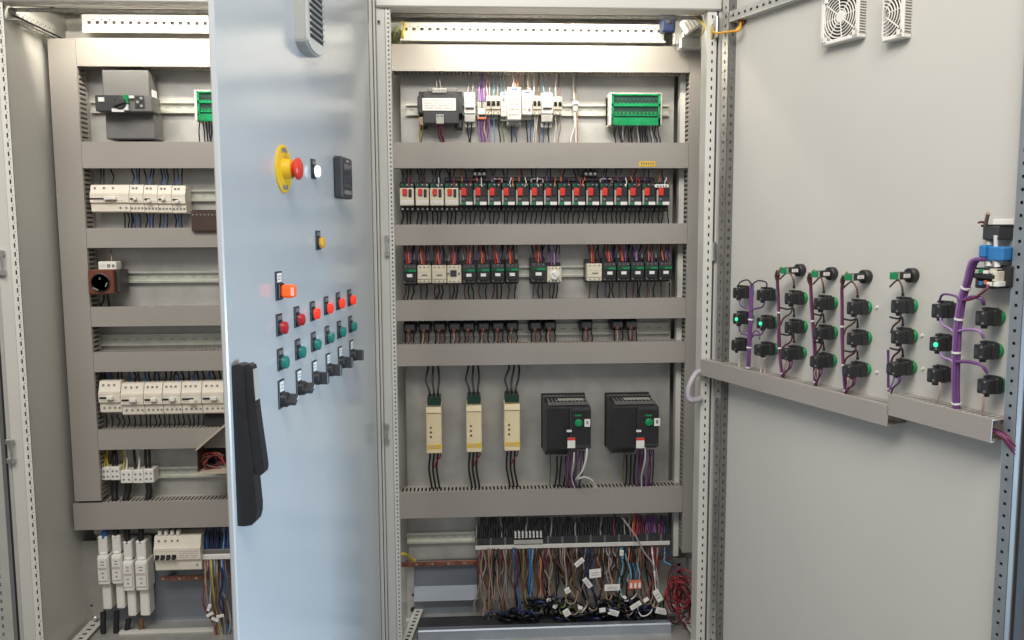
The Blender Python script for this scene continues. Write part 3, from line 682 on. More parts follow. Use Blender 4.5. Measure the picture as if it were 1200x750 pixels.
contactor(488.8,505.6,311,332,'first of two cream contactors beside the leftmost black one','cream','cream contactors')
contactor(505.6,523.6,311,332,'cream contactor left of the one with a black square','cream','cream contactors')
contactor(523.6,541,311,332,'cream contactor with a black square window','square')
for i in range(4): contactor(541.6+16.9*i,557.7+16.9*i,310-.3*i,332-.3*i,f'{ORD[i]} black contactor right of the three cream contactors','black','black contactors')
contactor(622,640.3,308,331,'lone black contactor left of the cream timer','black')
contactor(640.8,658.5,312.5,331,'cream timer relay with a round dial','timer')
contactor(687.5,706,309,329.5,'single cream contactor leading the right contactor group','cream')
for i in range(5): contactor(706.6+16.4*i,722.4+16.4*i,307.6-.2*i,329.4-.2*i,f'{ORD[i]} black contactor right of the single cream contactor','black','black contactors')

# overload relays ------------------------------------------------------
ov = [480,497.5,515.5,533,549.5,567,584,600.5,628,645,688,724.5,740.5]
def where(i): return ('left run of eight' , i) if i < 8 else (('middle pair', i-8) if i < 10 else (('lone', 0) if i == 10 else ('right pair', i-11)))
for i, px in enumerate(ov):
    py = 386.5 - (px-480)*.014; f = .07
    nm, k = where(i)
    lb = {'left run of eight': f'{ORD[k]} small black overload relay from the left end of its rail', 'middle pair': f'{("left","right")[k%2]} one of the middle pair of black overload relays', 'lone': 'single black overload relay standing alone on the lower rail', 'right pair': f'{("left","right")[k%2]} one of the rightmost pair of black overload relays'}[nm]
    r = CF.rect(px-7.6,py-7.5,px+7.6,py+5,f); x0,x1,z0,z1 = r; w,h = x1-x0,z1-z0
    t = thing('overload_relay', lb, 'relay', CF, rbase(r), 'black overload relays'); b = MB()
    b.box(x0,x1,-f*.7,-.012,z0,z1,BLACK,.003); b.box(x0+w*.1,x1-w*.12,-f,-f*.68,z0+h*.3,z1-h*.08,CHAR,.003); b.box(x0-w*.05,x1+w*.05,-f*.4,-.012,z0+h*.5,z1-h*.2,BLACK,.002)
    for q in (.2,.5,.8): b.box(x0+w*q-.003,x0+w*q+.003,-f*.5,-f*.3,z1,z1+.018,BLACK)
    b.build('housing', t)
    b = MB(); c = (x0+w*.42,-f*.98,z0+h*.3); b.rev(c,(0,-1,0),[(0,.006),(.006,.006),(.008,.004)],TERRA,12); b.build('reset_button', t)
    for k2, cc in enumerate(('pink','brown') if i % 2 else ('tan','burgundy')): vwire(t, CF, px-1.5+k2*1.6, py+1, .072, px-2.2+k2*1.8+wig(1), 405, .055, .0022, cc)
    for k2 in (-1,1): vwire(t, CF, px+k2*5, py+4, .04, px+k2*5+wig(1), 405, .03, .0022, 'black')
    for k2 in (-1,0,1): vwire(t, CF, px+k2*4.6, py-6, .03, px+k2*4.6, 374, .03, .0024, 'black')

# soft starters ---------------------------------------------------------
for i,(px0,px1,py0,py1) in enumerate(((499.5,517.5,477,531.5),(546.5,564.5,475,530),(591,609.5,473.5,528.5))):
    f = .115; r = CF.rect(px0,py0,px1,py1,f); x0,x1,z0,z1 = r; w,h = x1-x0,z1-z0
    t = thing('soft_starter', ('leftmost of the three tall cream starters','middle one of the three tall cream starters','rightmost tall cream starter, beside the black drives')[i], 'starter', CF, rbase(r), 'cream soft starters')
    b = MB(); b.box(x0,x1,-f,-.03,z0,z1,STRAW,.002); b.box(x0+.001,x1-.001,-.03,-.002,z0+.002,z1-.002,LGREY,.001); b.prism([(-f-.004,z1-h*.12),(-f,z1),(-f+.01,z1),(-f+.01,z1-h*.12)],None,STRAW,'x',x0+.0005,x1-.0005)
    b.box(x0+w*.08,x1-w*.08,-f-.0008,-f,z1-h*.135,z1-h*.128,INKP); b.build('housing', t, True)
    b = MB()
    for k in range(3): b.cyl((x0+w*.3,-f,z0+h*(.36+.1*k)),(0,-1,0),.0032,.0015,BLACK,10)
    b.build('adjusters', t)
    b = MB(); b.box(x0+w*.06,x1-w*.06,-f-.0008,-f,z0+h*.10,z0+h*.19,YELLOW); b.box(x0+w*.2,x1-w*.3,-f-.0012,-f-.0008,z0+h*.13,z0+h*.16,INKP); b.build('yellow_stripe', t)
    b = MB(); b.box(x0+w*.08,x1-w*.04,-f*.85,-.03,z1,z1+.028,GREENX,.002)
    for k in range(3): b.cyl((x0+w*(.22+.28*k),-f*.85,z1+.016),(0,-1,0),.004,.001,GREEND,8)
    b.build('plug', t)
    pm = (px0+px1)/2
    for k in (-1,0,1):
        a = V(x0+w*(.5+.28*k), -.08, z1+.026); e = CF.pt(pm+k*5.5+(-1 if i < 2 else 2), 426, .04)
        wire(t, CF, [a, a+V(0,0,.02), (a+e)/2+V((-.010,-.003,.004)[k+1],.0,.0), e+V(.002*k,0,-.02), e], .0032, 'black', 'wire', 6)
        a = V(x0+w*(.45+.25*k), -.08, z0+.002); e = CF.pt(pm+k*4.5+2, 577, .04)
        wire(t, CF, [a, a+V(0,0,-.02), a*.55+e*.45+V(-.006,0,0), e+V(0,0,.02), e], .0032, 'black', 'wire', 6)
    a = V(x0+w*.86, -.09, z0); wire(t, CF, [a, a+V(0,.005,-.02), a+V(-.012,.01,-.035), a+V(-.02,.02,-.06)], .0026, 'red')

# drives ------------------------------------------------------------------
for i,(px0,px1,py0,py1) in enumerate(((640,692,477,537),(718.5,771,476,535))):
    f = .16; r = CF.rect(px0+.5,py0,px1,py1,f); x0,x1,z0,z1 = r; w,h = x1-x0,z1-z0
    t = thing('frequency_drive', ('black frequency drive with a white cable looping below, left of the pair','black frequency drive at the right end, beside the vertical duct')[i], 'drive', CF, rbase(r), 'black frequency drives')
    b = MB(); b.prism([(-f,z0+h*.18),(-f,z1-.004),(-f+.004,z1),(-.012,z1+.012),(-.012,z0),(-f+.05,z0)],None,BLACK,'x',x0,x0+w*.52)
    b.prism([(-f-.012,z0+h*.22),(-f-.012,z1-h*.02),(-f-.004,z1-h*.01),(-.012,z1+.010),(-.012,z0+.01),(-f+.03,z0+h*.12)],None,CHAR,'x',x0+w*.52+.0005,x1)
    b.box(x0-.003,x1+.003,-.012,0,z0-.004,z1+.016,BLACK,.002); b.box(x0,x1-.004,-f*.45,-f*.4,z1+.004,z1+.016,BLACK)
    b.build('housing', t, True)
    b = MB(); n = 11
    for k in range(n): xx = x0+.012+(w-.02)*k/(n-1); b.box(xx-.0025,xx+.0025,-f*.92,-.02,z1+.003,z1+.0115,MIDG)
    b.box(x0+.006,x1-.006,-f*.9,-f*.86,z1+.003,z1+.012,MIDG); b.box(x0+w*.3,x1-w*.1,-f*.7,-f*.5,z1+.0115,z1+.0125,LGREY); b.build('top_grille', t)
    b = MB(); q = CF.pt(px0+(38 if i == 0 else 42), 495.5 - i, f+.012); b.rev((q.x,-f-.012,q.z),(0,-1,0),[(0,.0125),(.006,.0125),(.009,.009),(.0095,0.001)],GREENB,20); b.build('dial', t)
    b = MB(); q2 = CF.rect(px0+45+3*i,491-i,px0+51.5+3.5*i,500-i,f+.012); b.fb(q2,f+.0115,f+.013,LABEL); b.box(q2[0]+.006,q2[1]-.006,-f-.0136,-f-.013,q2[2]+.008,q2[3]-.006,INK); b.build('key_label', t)
    b = MB(); b.box(x0+w*.54,x1-.003,-f-.0128,-f-.012,z0+h*.28,z1-h*.06,BLACK); q3 = CF.pt(px0+37+4*i,487,f+.013); b.box(q3.x-.009,q3.x+.012,-f-.0134,-f-.0128,q3.z-.002,q3.z+.003,GREENB); q3 = CF.pt(px0+27+3*i,505,f+.013); b.box(q3.x-.008,q3.x+.008,-f-.0136,-f-.0128,q3.z-.0035,q3.z+.0035,LABEL)
    b.build('control_panel', t)
    b = MB(); q4 = CF.rect(px0+25+i*2,513,px0+34+i*2.5,525,f+.013); b.fb(q4,f+.0128,f+.0145,LABEL); b.box(q4[0],q4[1],-f-.015,-f-.0145,q4[3]-.008,q4[3],RED); b.build('warning_label', t)
    for k in range(4): vwire(t, CF, px0+13+k*5+i*3, py1-2, .08, px0+10+k*5+i*4, 576, .04, .0030, 'black')
    vwire(t, CF, px0+5+i*8, py1-4, .05, px0+4+i*8, 575, .03, .0022, 'green')
    for k in range(9):
        px = px0+26+i*3+k*2.3; vwire(t, CF, px, 528-i, .14, px0+24+i*4+k*1.9+wig(2), 574, .06, .0026, ('purple','burgundy','purple','navy','purple','lilac','burgundy','purple','navy')[k], swing=.008)
    if i == 0:
        P = [CF.pt(*p) for p in ((688,523,.165),(687,537,.165),(682,553,.15),(675,562,.12),(684,559,.10),(694,563,.09),(698,572,.07))]; wire(t, CF, P, .0036, 'white', 'cable', 7)
        P = [CF.pt(*p) for p in ((673,530,.16),(672,545,.15),(670,560,.10),(674,573,.07))]; wire(t, CF, P, .0026, 'white', 'cable', 6)
    else:
        P = [CF.pt(*p) for p in ((756,524,.165),(756,540,.15),(752,556,.11),(752,574,.07))]; wire(t, CF, P, .0028, 'white', 'cable', 6)

# ================================================================== terminal strip, bottom of the middle cabinet
f = .06
ST = thing('terminal_strip', 'long terminal strip with a white front rail under the deep duct', 'terminals', CF, CF.pt(670,645,0))
q = CF.rect(557,636,785,642,f); b = MB(); b.box(q[0],q[1],-f-.002,-f+.002,q[2]+.002,q[3]-.002,RAILW,.0015); b.build('marker_rail', ST)
q2 = CF.rect(557,628,785,636,f-.01); b = MB(); n = 96
for i in range(n):
    xa = q2[0]+(q2[1]-q2[0])*i/n; m = CHAR if i % 7 else MIDG
    b.box(xa+.0004,xa+(q2[1]-q2[0])/n-.0004,-f+.004+(i % 2)*.001,-.012,q2[2]-.004,q2[3]-.0+(i % 3)*.001,m)
b.box(q2[0],q2[1],-.028,-.012,q2[2]-.02,q2[3]+.02,CHAR); o_ = b.build('terminals', ST)
q3 = CF.rect(602,622,636,630,f); b = MB()
for i in range(8):
    for k in range(3): xa = q3[0]+(q3[1]-q3[0])*(i+.5)/8; b.box(xa-.003,xa+.003,-f-.002,-f+.02,q3[2]+.007*k,q3[2]+.007*k+.004,LABEL)
b.box(q3[0],q3[1],-f-.006,-f-.004,q3[2]-.020,q3[2]-.006,LGREY,.001); b.build('bridge_markers', ST)
for i in range(92):
    px = 558.5 + 176*i/91 + wig(.6); vwire(ST, CF, px, 630, .052, px+wig(2.2), 606, .03, .0027, 'black' if i % 15 else 'grey', swing=.003)
PB = thing('wire_bundle', 'dark purple wires bunched above the right end of the terminal strip', 'wires', CF, CF.pt(762,628,0))
for i in range(22):
    px = 746+i*1.75; vwire(PB, CF, px, 629, .045+wig(.008), px+wig(4), 604, .02, .0026, random.choice(('purple','purple','purple','navy','burgundy')))
RB = thing('wire_bundle', 'orange and red wires rising left of the purple bunch', 'wires', CF, CF.pt(738,628,0))
for px, qx, c in ((720,720,'burgundy'),(739,737,'tan'),(742,743,'orange'),(744.5,745,'red'),(746,747,'red')): vwire(RB, CF, px, 629, .06, qx, 602, .03, .0026, c)
P = [CF.pt(*p) for p in ((727,604,.05),(736,616,.075),(746,630,.09),(751,640,.09),(757,650,.10),(765,661,.11),(770,680,.12),(776,705,.13))]
b = MB(); b.tube(P,.003,WC['grey'],6); tag(b.build('cable'), 'grey cable slanting across the right end of the terminal strip', 'cable')
# copper earth bars
for (a, y, e, lb, oo) in ((466,657.5,790,'long copper earth bar running behind the hanging wires',.018),(188,675,430,'copper earth bar under the white four pole breaker',.035)):
    q = CF.rect(a,y-2.9,e,y+2.9,oo); b = MB(); b.fb(q,oo-.005,oo,COPPER,.001); n = int((q[1]-q[0])/.018)
    for i in range(n): xx = q[0]+.009+i*.018; b.cyl((xx,-oo,(q[2]+q[3])/2),(0,-1,0),.0042,.003,COPPER if i % 3 else STEEL,8)
    for xx in (q[0]+.03, q[1]-.05): b.box(xx-.006,xx+.006,-oo+.005,0,q[2],q[3],MIDG)
    tag(b.build('earth_bar'), lb, 'copper bar')
P = [CF.pt(*p) for p in ((466,652,.10),(474,649,.09),(482,655,.06),(487,657,.05))]; b = MB(); b.tube(P,.005,WC['yellow'],6); tag(b.build('earth_cable'), 'yellow earth wire at the left end of the long copper bar', 'cable')

# hanging wires -----------------------------------------------------------
def hang(px, col, ex, ey, r=.0025, off=.075, sway=3, label=None, tagpos=None, eoff=.10, group='wires hanging below the terminal strip'):
    a = CF.pt(px, 641, .05); e = CF.pt(ex, ey, eoff+wig(.02)); pts = [a, CF.pt(px+wig(.5), 647, off)]
    for k in (.3,.55,.8):
        pts.append(CF.pt(px+(ex-px)*k*k+wig(sway), 641+(ey-641)*k, off+(eoff-off)*k+wig(.015)))
    pts.append(e)
    t = None
    b = MB(); b.tube(pts, r, WC[col], 6, 4); o = b.build('wire'); tag(o, label, 'wire', group)
    if tagpos:
        x_, y_, w_, h_, an = tagpos; c = CF.pt(x_, y_, eoff+.035); cs, sn = math.cos(an), math.sin(an); k = .00262
        g = MB(); g.obox(c, V(cs,.12,sn)*w_*k/2, V(0,.0015,0), V(-sn,0,cs)*h_*k/2, LABEL, .0008)
        for j in (-.25, .2): g.obox(c+V(-sn*j*h_*k*.6,-.0022,cs*j*h_*k*.6), V(cs,.12,sn)*w_*k*.32, V(0,.0003,0), V(-sn,0,cs)*h_*k*.05, INKP)
        g.build('tag', o)
cnt = {}
names = {'tan':'light brown','lightblue':'pale blue'}
def nl(col):
    cnt[col] = cnt.get(col, 0)+1; c = names.get(col, col)
    return f'{ORD[min(cnt[col],20)-1]} {c} wire from the left under the terminal strip'
H = [(562,'tan',571,718),(565,'tan',566,722),(569,'brown',573,742),(572,'tan',580,716),(577,'tan',572,728),(581,'tan',590,720),(585,'brown',587,726),(590,'tan',596,715),(593,'grey',585,712),
     (597,'brown',604,700),(602,'blue',611,724),(605,'burgundy',603,712),(609,'brown',618,708),(613,'green',620,714),(618,'brown',614,712),(621,'blue',619,722),(625,'lightblue',621,710),(629,'brown',634,704),
     (632,'orange',633,700),(637,'tan',651,706),(643,'tan',648,720),(648,'brown',672,694),(652,'brown',668,688),(656,'tan',674,700),(660,'tan',670,704),(664,'brown',690,722),(668,'green',676,716),
     (683,'navy',689,700),(690,'navy',700,712),(697,'navy',694,720),(703,'tan',715,690),(707,'tan',719,706),(711,'grey',722,700),(718,'grey',724,694),(724,'black',730,716),(728,'lightblue',734,720),
     (733,'lightblue',742,690),(737,'orange',738,700),(748,'tan',740,712),(754,'brown',764,722),(760,'burgundy',768,716),(766,'red',758,704),(772,'red',770,700),(779,'lightblue',786,662),(783,'navy',790,668)]
TG = {665:0}
tagged = {31:(678.5,659,13,6,.65),33:(697,671,15,10.5,.05)}
for i,(px,col,ex,ey) in enumerate(H):
    th = .0040 if col in ('blue',) else (.0032 if col == 'lightblue' else .0026)
    hang(px+wig(.8), col, ex, ey, th*random.uniform(.85,1.1), .07+wig(.02), 2.5 if px < 635 else 5.5, nl(col))
for lb,px,col,ex,ey,tp in (('navy wire carrying a slanted white tag near the middle of the strip',684,'navy',680,662,(679,659,13,6,.65)),
    ('navy wire carrying the squarish white tag below the strip',694,'navy',697,676,(697.5,672,15,11,.05)),
    ('navy wire whose white tag leans steeply down',688,'navy',686,690,(688.5,683,15,6.5,-.95)),
    ('light brown wire carrying a level white tag over the black mass',714,'tan',717,692,(717.5,688.5,20,8,-.04)),
    ('grey wire with a crumpled white tag beside the brown wires',662,'grey',664,694,(665,692,7,7,.4)),
    ('black wire with a small white tag low in the middle',653,'black',651,712,(651,709.5,5,8,-.5)),
    ('black wire with a white tag lying at the bottom',668,'black',664,720,(664,718,8,9,.5)),
    ('black wire with a pale blue tag near the gland plate',716,'black',719,720,(719,718,14,7,-.35)),
    ('black wire with a bluish white tag leaning up to the right',740,'black',745,712,(745,709.5,15,6,.5)),
    ('white wire with a long tag hanging by the right bracket',764,'white',771,700,(771,698,8,16,.5)),
    ('grey wire with a white tag right at the bottom corner',770,'grey',776,718,(775,716,15,8,-.3)),
    ('black wire with an orange connector tag in the wire tangle',744,'black',744,690,None),
    ('pale blue wire with a small white tag just under the marker rail',729,'lightblue',729,656,(728.5,648,5,7,0))):
    hang(px, col, ex, ey, .0028, .085, 2, lb, tp, .125)
for i in range(64):
    px = 560 + 200*(i+.5)/64 + wig(1.5); col = ('tan','brown','grey','black','tan','burgundy','black','brown')[(i*5) % 8]; ex = px + (wig(22) if px > 630 else wig(8)) + 3
    
    hang(px, col, ex, random.uniform(704,727), .0026, .045+random.uniform(0,.03), 5, {'tan':'thin light brown','brown':'thin brown','grey':'thin grey','black':'thin black','burgundy':'thin burgundy'}[col] + ' wire among the crowd hanging close behind the front wires', None, .07, f'thin {names.get(col,col)} wires behind the front row')
q = CF.rect(737,681,752,691,.15); b = MB(); b.fb(q,.135,.15,WC['orange'],.003)
for k in range(3): xx = q[0]+(q[1]-q[0])*(k+.5)/3; b.box(xx-.004,xx+.004,-.151,-.15,q[2]+.006,q[3]-.006,WHITE); b.tube([(xx,-.14,q[3]),(xx+.003,-.135,q[3]+.02),(xx-.004,-.12,q[3]+.05)],.0024,WC['blue' if k == 1 else 'lightblue'],5)
tag(b.build('plug_connector'), 'orange plug with blue wires in the tangle on the right', 'connector')
# loops of loose wire and the black cable mass along the floor
loops = [('black', 'black cables lying in a dark heap behind the gland plate', 30, (566,786), (707,728), .0034), ]
BH = thing('cable_heap', 'dark heap of black cables behind the bright gland plate', 'cables', CF, CF.pt(680,730,.1))
for i in range(80):
    x = random.uniform(585,772); y = random.uniform(706,729) if x > 625 else random.uniform(720,729); L = random.uniform(14,36)
    pts = [CF.pt(x-L/2+wig(2), y+wig(4), .09+wig(.04)), CF.pt(x-L/4, y-random.uniform(0,9), .12+wig(.04)), CF.pt(x+L/4, y-random.uniform(-2,8), .13+wig(.04)), CF.pt(x+L/2, y+wig(6), .10+wig(.04))]
    wire(BH, CF, pts, .0042, 'black' if i % 5 else 'navy', 'cable', 6)
for i in range(14):
    x = random.uniform(640,770); y = random.uniform(696,718); L = random.uniform(8,22); c = random.choice(('tan','green','grey','brown','white'))
    pts = [CF.pt(x-L/2, y-6+wig(5), .12), CF.pt(x-L/4, y+6, .15), CF.pt(x+L/4, y+5+wig(4), .15), CF.pt(x+L/2, y-8+wig(6), .12)]
    wire(BH, CF, pts, .0023, c, 'wire', 5)
for x, y, w_, an in ((643,703,5,.2),(680,712,6,-.4),(706,715,8,.1),(757,703,7,.6),(732,700,5,-.7)):
    g = MB(); c = CF.pt(x,y,.165); k = .0026; g.obox(c, V(math.cos(an),0,math.sin(an))*w_*k/2, V(0,.002,0), V(-math.sin(an),0,math.cos(an))*w_*k*.35, LABEL, .001); g.build('tag', BH)
rw = thing('wire_coil', 'tangled coil of red wires in the bottom right corner', 'wires', CF, CF.pt(800,725,.16))
for i in range(16):
    cx, cy = 799+wig(11), 698+wig(14); ra, rb = random.uniform(6,16), random.uniform(10,27); ph = random.uniform(0,6); ti = wig(.5)
    pts = []
    for k in range(9):
        a = ph + k*2*math.pi/8*.9; u, v_ = ra*math.cos(a), rb*math.sin(a)
        pts.append(CF.pt(cx+u*math.cos(ti)-v_*math.sin(ti)*.5, cy+u*math.sin(ti)*.5+v_*math.cos(ti), .17+.03*math.sin(a*1.5)+wig(.01)))
    wire(rw, CF, pts, .0024, random.choice(('red','red','burgundy','burgundy','black','red')), 'wire', 5)

# ================================================================== top corner bits of the middle cabinet
q = CF.rect(776,14,791,37,.13); t = thing('door_switch', 'dark blue switch under the roof at the top right corner', 'switch', CF, rbase(q, .1)); b = MB(); b.fb(q,.09,.13,WC['navy'],.004); q2 = CF.rect(776,8,792,16,.13); b.fb(q2,.08,.125,MIDG,.002); b.build('body', t)
b = MB(); c = ((q[0]+q[1])/2,-.13,(q[2]+q[3])/2); b.rev(c,(0,-1,0),[(0,.008),(.004,.008),(.006,.005)],CHAR,12); b.build('button', t)
b = MB(); c = CF.pt(811,27,.16); u = V(.76,0,.5).normalized(); v_ = V(-.5,0,.76).normalized()
b.obox(c,u*.034,V(0,.012,0),v_*.022,WHITE,.006)
for k in range(5): b.obox(c+u*(-.022+.011*k)+V(0,-.0125,0),u*.0022,V(0,.001,0),v_*.013,LGREY)
tag(b.build('vent_cap'), 'tilted white ribbed plastic cap at the top right corner', 'cap')
b = MB(); q = CF.rect(797,44,826,57,.15); b.fb(q,.10,.15,STEEL,.003); q = CF.rect(790,20,800,52,.12); b.fb(q,.10,.12,GALV,.002); q = CF.rect(800,38,822,44,.14); b.fb(q,.09,.14,STEEL,.002)
q = CF.rect(797,12,826,17,.2); b.fb(q,.1,.2,STEEL,.002)
tag(b.build('corner_bracket'), 'shiny steel bracket at the top right inside corner', 'bracket')
for (pts, col, lb) in ((((790,14,.2),(806,10,.21),(820,18,.22),(829,30,.26),(822,36,.24)),'black','black lead arching over the white ribbed cap'),
                       (((812,18,.2),(826,30,.3),(822,44,.25),(826,58,.2),(834,46,.32),(834,30,.33)),'yellow','yellow green lead looping by the top right post'),
                       (((808,14,.2),(820,14,.24),(830,34,.30),(828,20,.28)),'black','short black lead behind the top right post')):
    b = MB(); b.tube([CF.pt(*p) for p in pts],.0032,WC[col],6); tag(b.build('cable'), lb, 'cable')
# yellow green leads, top left corner of the middle cabinet
for (pts, lb) in ((((462,48,.05),(463,38,.1),(467,33,.1),(470,40,.08),(466,50,.05)),'yellow green loop at the top left corner behind the lit duct'),(((473,50,.05),(472,40,.1),(474,30,.08),(472,26,.06)),'yellow lead beside the loop at the top left corner')):
    b = MB(); b.tube([CF.pt(*p) for p in pts],.004,WC['yellow' if 'lead' in lb else 'green'],6); tag(b.build('cable'), lb, 'cable')

# ================================================================== left cabinet devices
# main breaker
q = CF.rect(121,82,180,163,.085); x0,x1,z0,z1 = q; t = thing('main_breaker', 'big grey main breaker with a rotary handle box, top of the left cabinet', 'breaker', CF, rbase(q))
b = MB(); xx1 = wx(174,.085,100); b.box(x0,xx1,-.085,-.01,wz(113,.085,150),z1,MIDG,.003); b.box(wx(124,.085,150),x1,-.085,-.01,z0,wz(131,.085,150),MIDG,.003); b.box(x0-.015,x0,-.03,0,wz(140,0,118),wz(103,0,118),MIDG); b.build('terminal_shroud', t)
q = CF.rect(113,112,178,131,.125); b = MB(); b.fb(q,.05,.125,MIDG,.003); b.fb((q[0],q[0]+(q[1]-q[0])*.5,q[2],q[3]),.125,.135,CHAR,.004); b.build('handle_box', t)
b = MB(); c = CF.pt(141,121,.135); b.rev((c.x,-.135,c.z),(0,-1,0),[(0,.020),(.006,.018),(.008,.014)],CHAR,20); b.obox((c.x,-.145,c.z),V(.018,0,.006),V(0,.005,0),V(-.002,0,.006),CHAR,.002); b.build('handle', t)
b = MB(); c = CF.rect(144,111,150,121,.136); b.fb(c,.125,.138,GREENB,.001); b.build('green_tab', t)
for r4 in ((115,114,122,119),(131,127,145,131),(144,122,150,129),(151,112,157,115)): b = MB(); c = CF.rect(*r4,.137); b.fb(c,.13,.1375,LABEL); b.build('white_mark', t)
b = MB(); c = CF.rect(158,112,169,127,.127); b.fb(c,.125,.1275,CHAR,.001)
for i in range(2):
    for k in range(3): b.cyl((c[0]+(c[1]-c[0])*(.3+.4*i),-.1275,c[2]+(c[3]-c[2])*(.2+.3*k)),(0,-1,0),.004,.001,LGREY if (i+k) % 2 else BLACK,8)
b.build('trip_unit', t)
b = MB(); c = CF.rect(175,105,179,127,.06); b.fb(c,.02,.06,LABEL,.001); c = CF.rect(173,129,181,138,.07); b.fb(c,.05,.07,LABEL,.002); b.build('side_clip', t)

def bank(px0,py0,px1,py1,f,label,levers,group=None,holes_t=(),holes_b=(),drop=0):
    q = CF.rect(px0,py0,px1,py1,f); x0,x1,z0,z1 = q; w,h = x1-x0,z1-z0
    t = thing('circuit_breaker', label, 'breaker', CF, rbase(q), group); b = MB()
    b.prism([(-f*.75,z1),(-f*.83,z1-h*.02),(-f*.92,z1-h*.24),(-f*.95,z1-h*.30),(-f,z1-h*.32),(-f,z0+h*.36),(-f*.9,z0+h*.30),(-f*.88,z0+h*.04),(-f*.8,z0),(-.012,z0),(-.012,z1)],None,IVORY,'x',x0+.0005,x1-.0005)
    for k in holes_t: b.cyl((x0+w*k,-f*.87,z1-h*.13),(0,-1,.1),.0035,.003,INK,8)
    for k in holes_b: b.cyl((x0+w*k,-f*.885,z0+h*.17),(0,-1,0),.0035,.002,INK,8)
    b.box(x0+.004,x1-.004,-f-.0004,-f,z1-h*.40,z1-h*.39,INKP); scrib(b,x0+w*.1,x1-w*.1,z0+h*.38,z0+h*.46,f,1,INKP,int(px0))
    b.build('housing', t, True)
    for (a,e,up_) in levers:
        b = MB(); b.box(x0+w*a,x0+w*e,-f-.001,-f,z0+h*.46,z0+h*.52,BLACK); b.box(x0+w*(a+(e-a)*.65),x0+w*min(1,e+.1),-f-.012,-f,z0+h*(.44 if up_ else .36),z0+h*(.56 if up_ else .48),WHITE,.002); b.build('lever', t)
    return t
t = bank(105,216,151,249,.075,'broad cream residual breaker left of four two pole ones',((.0,.6,True),),None,(.12,.35,.58),(.75,.9))
for px in (117,122,132): vwire(t,CF,px,217,.05,px+wig(2),196,.03,.0022,'black')
for px in (146,150,154): vwire(t,CF,px,248,.05,px+1,269,.03,.0024,'black')
for i in range(4):
    a = 151.3+16.5*i; t = bank(a,216+.3*i,a+16.2,249.5+.3*i,.075,f'{ORD[i]} two pole cream breaker right of the broad residual breaker',((.08,.5,i % 2 == 0),),'two pole cream breakers',(.25,.5),(.1,.35,.6,.85))
    for k,c in enumerate(('navy','blue','black','lightblue')[:3]): vwire(t,CF,a+4+k*4,217,.05,a+3+k*5+wig(2),196,.03,.0023,c)
    for k,c in enumerate(('black','blue','navy')): vwire(t,CF,a+4+k*4,249,.05,a+4+k*4+wig(2),269,.03,.0023,c)
q = CF.rect(224,247,256,271,.10); b = MB(); b.fb(q,.02,.10,BROWN,.002)
for i in range(7): xx = q[0]+(q[1]-q[0])*(i+.5)/7; b.box(xx-.003,xx+.003,-.09,-.04,q[3],q[3]+.003,BLACK); b.cyl((xx,-.1003,q[3]-.012),(0,-1,0),.003,.0006,INK,6)
tag(b.build('terminal_block'), 'dark brown block at the door edge below the upper breakers', 'block')
# socket with module
q = CF.rect(103,316,133,345,.11); x0,x1,z0,z1 = q; t = thing('power_socket', 'rust brown square socket with a round black face', 'socket', CF, rbase(q)); b = MB(); b.fb(q,.02,.11,TERRA,.003); b.box(x1,x1+.012,-.09,-.02,z0+.004,z1-.002,CHAR,.002); b.build('body', t)
b = MB(); c = ((x0+x1)/2,-.11,(z0+z1)/2-.002); b.rev(c,(0,-1,0),[(0,.029),(.004,.029),(.005,.027),(-.002,.025),(-.006,.0245)],BLACK,28)
for s_ in (-1,1): b.rev((c[0]+s_*.009,-.105,c[2]),(0,-1,0),[(0,.0026),(.001,.0026)],DARKIN,8)
b.build('socket_face', t)
b = MB(); b.box(c[0]-.002,c[0]+.002,-.1165,-.114,c[2]+.010,c[2]+.016,STEEL); b.obox((c[0]-.014,-.1165,c[2]-.019),V(.008,0,-.004),V(0,.001,0),V(.001,0,.002),STEEL); b.obox((c[0]+.019,-.1165,c[2]-.006),V(.003,0,.006),V(0,.001,0),V(.0015,0,-.001),STEEL); b.build('contacts', t)
for px in (122,126): vwire(t,CF,px,345,.05,px+wig(6),361,.04,.003,'black')
q = CF.rect(115,306.5,136,316.5,.08); t = thing('relay_module', 'flat white module above the rust brown socket', 'module', CF, rbase(q)); b = MB(); b.fb(q,.04,.08,WHITE,.002); c = CF.rect(135,306,141,337,.035); b.fb(c,.01,.035,LGREY,.002); b.build('housing', t)
b = MB(); b.cyl((q[0]+(q[1]-q[0])*.84,-.08,(q[2]+q[3])/2),(0,-1,0),.005,.001,INK,10); b.box(q[0]+(q[1]-q[0])*.5,q[0]+(q[1]-q[0])*.68,-.0806,-.08,q[2]+.008,q[3]-.008,INK); scrib(b,q[0]+.008,q[0]+.024,q[2]+.008,q[3]-.008,.08,2,INKP,5); b.build('print_panel', t)
vwire(t,CF,131,307,.06,130,288,.03,.0022,'tan')
# long cream bank
xs = (115,141,168,190,212,236,262); bl = ['leftmost breaker of the long cream bank, set slightly higher'] + [f'{ORD[i]} breaker from the left in the long cream bank' for i in range(1,6)]
for i in range(6):
    dy = -1 if i == 0 else 2.2-.5*i
    t = bank(xs[i]+.2,448+dy,xs[i+1]-.2,486+dy,.085,bl[i],((.05 if i != 3 else .0,.62,i != 4),),'breakers of the long cream bank',(.2,.45,.7),(.2,.45,.7,.9))
    for k in range(4):
        px = xs[i]+3+k*(xs[i+1]-xs[i]-5)/3.2; vwire(t,CF,px,449,.05,px+wig(3),433,.03,.0028,('black','navy','blue','black')[(k+i) % 4])
        vwire(t,CF,px,486,.05,px+wig(1.5),505,.03,.0022,'black')
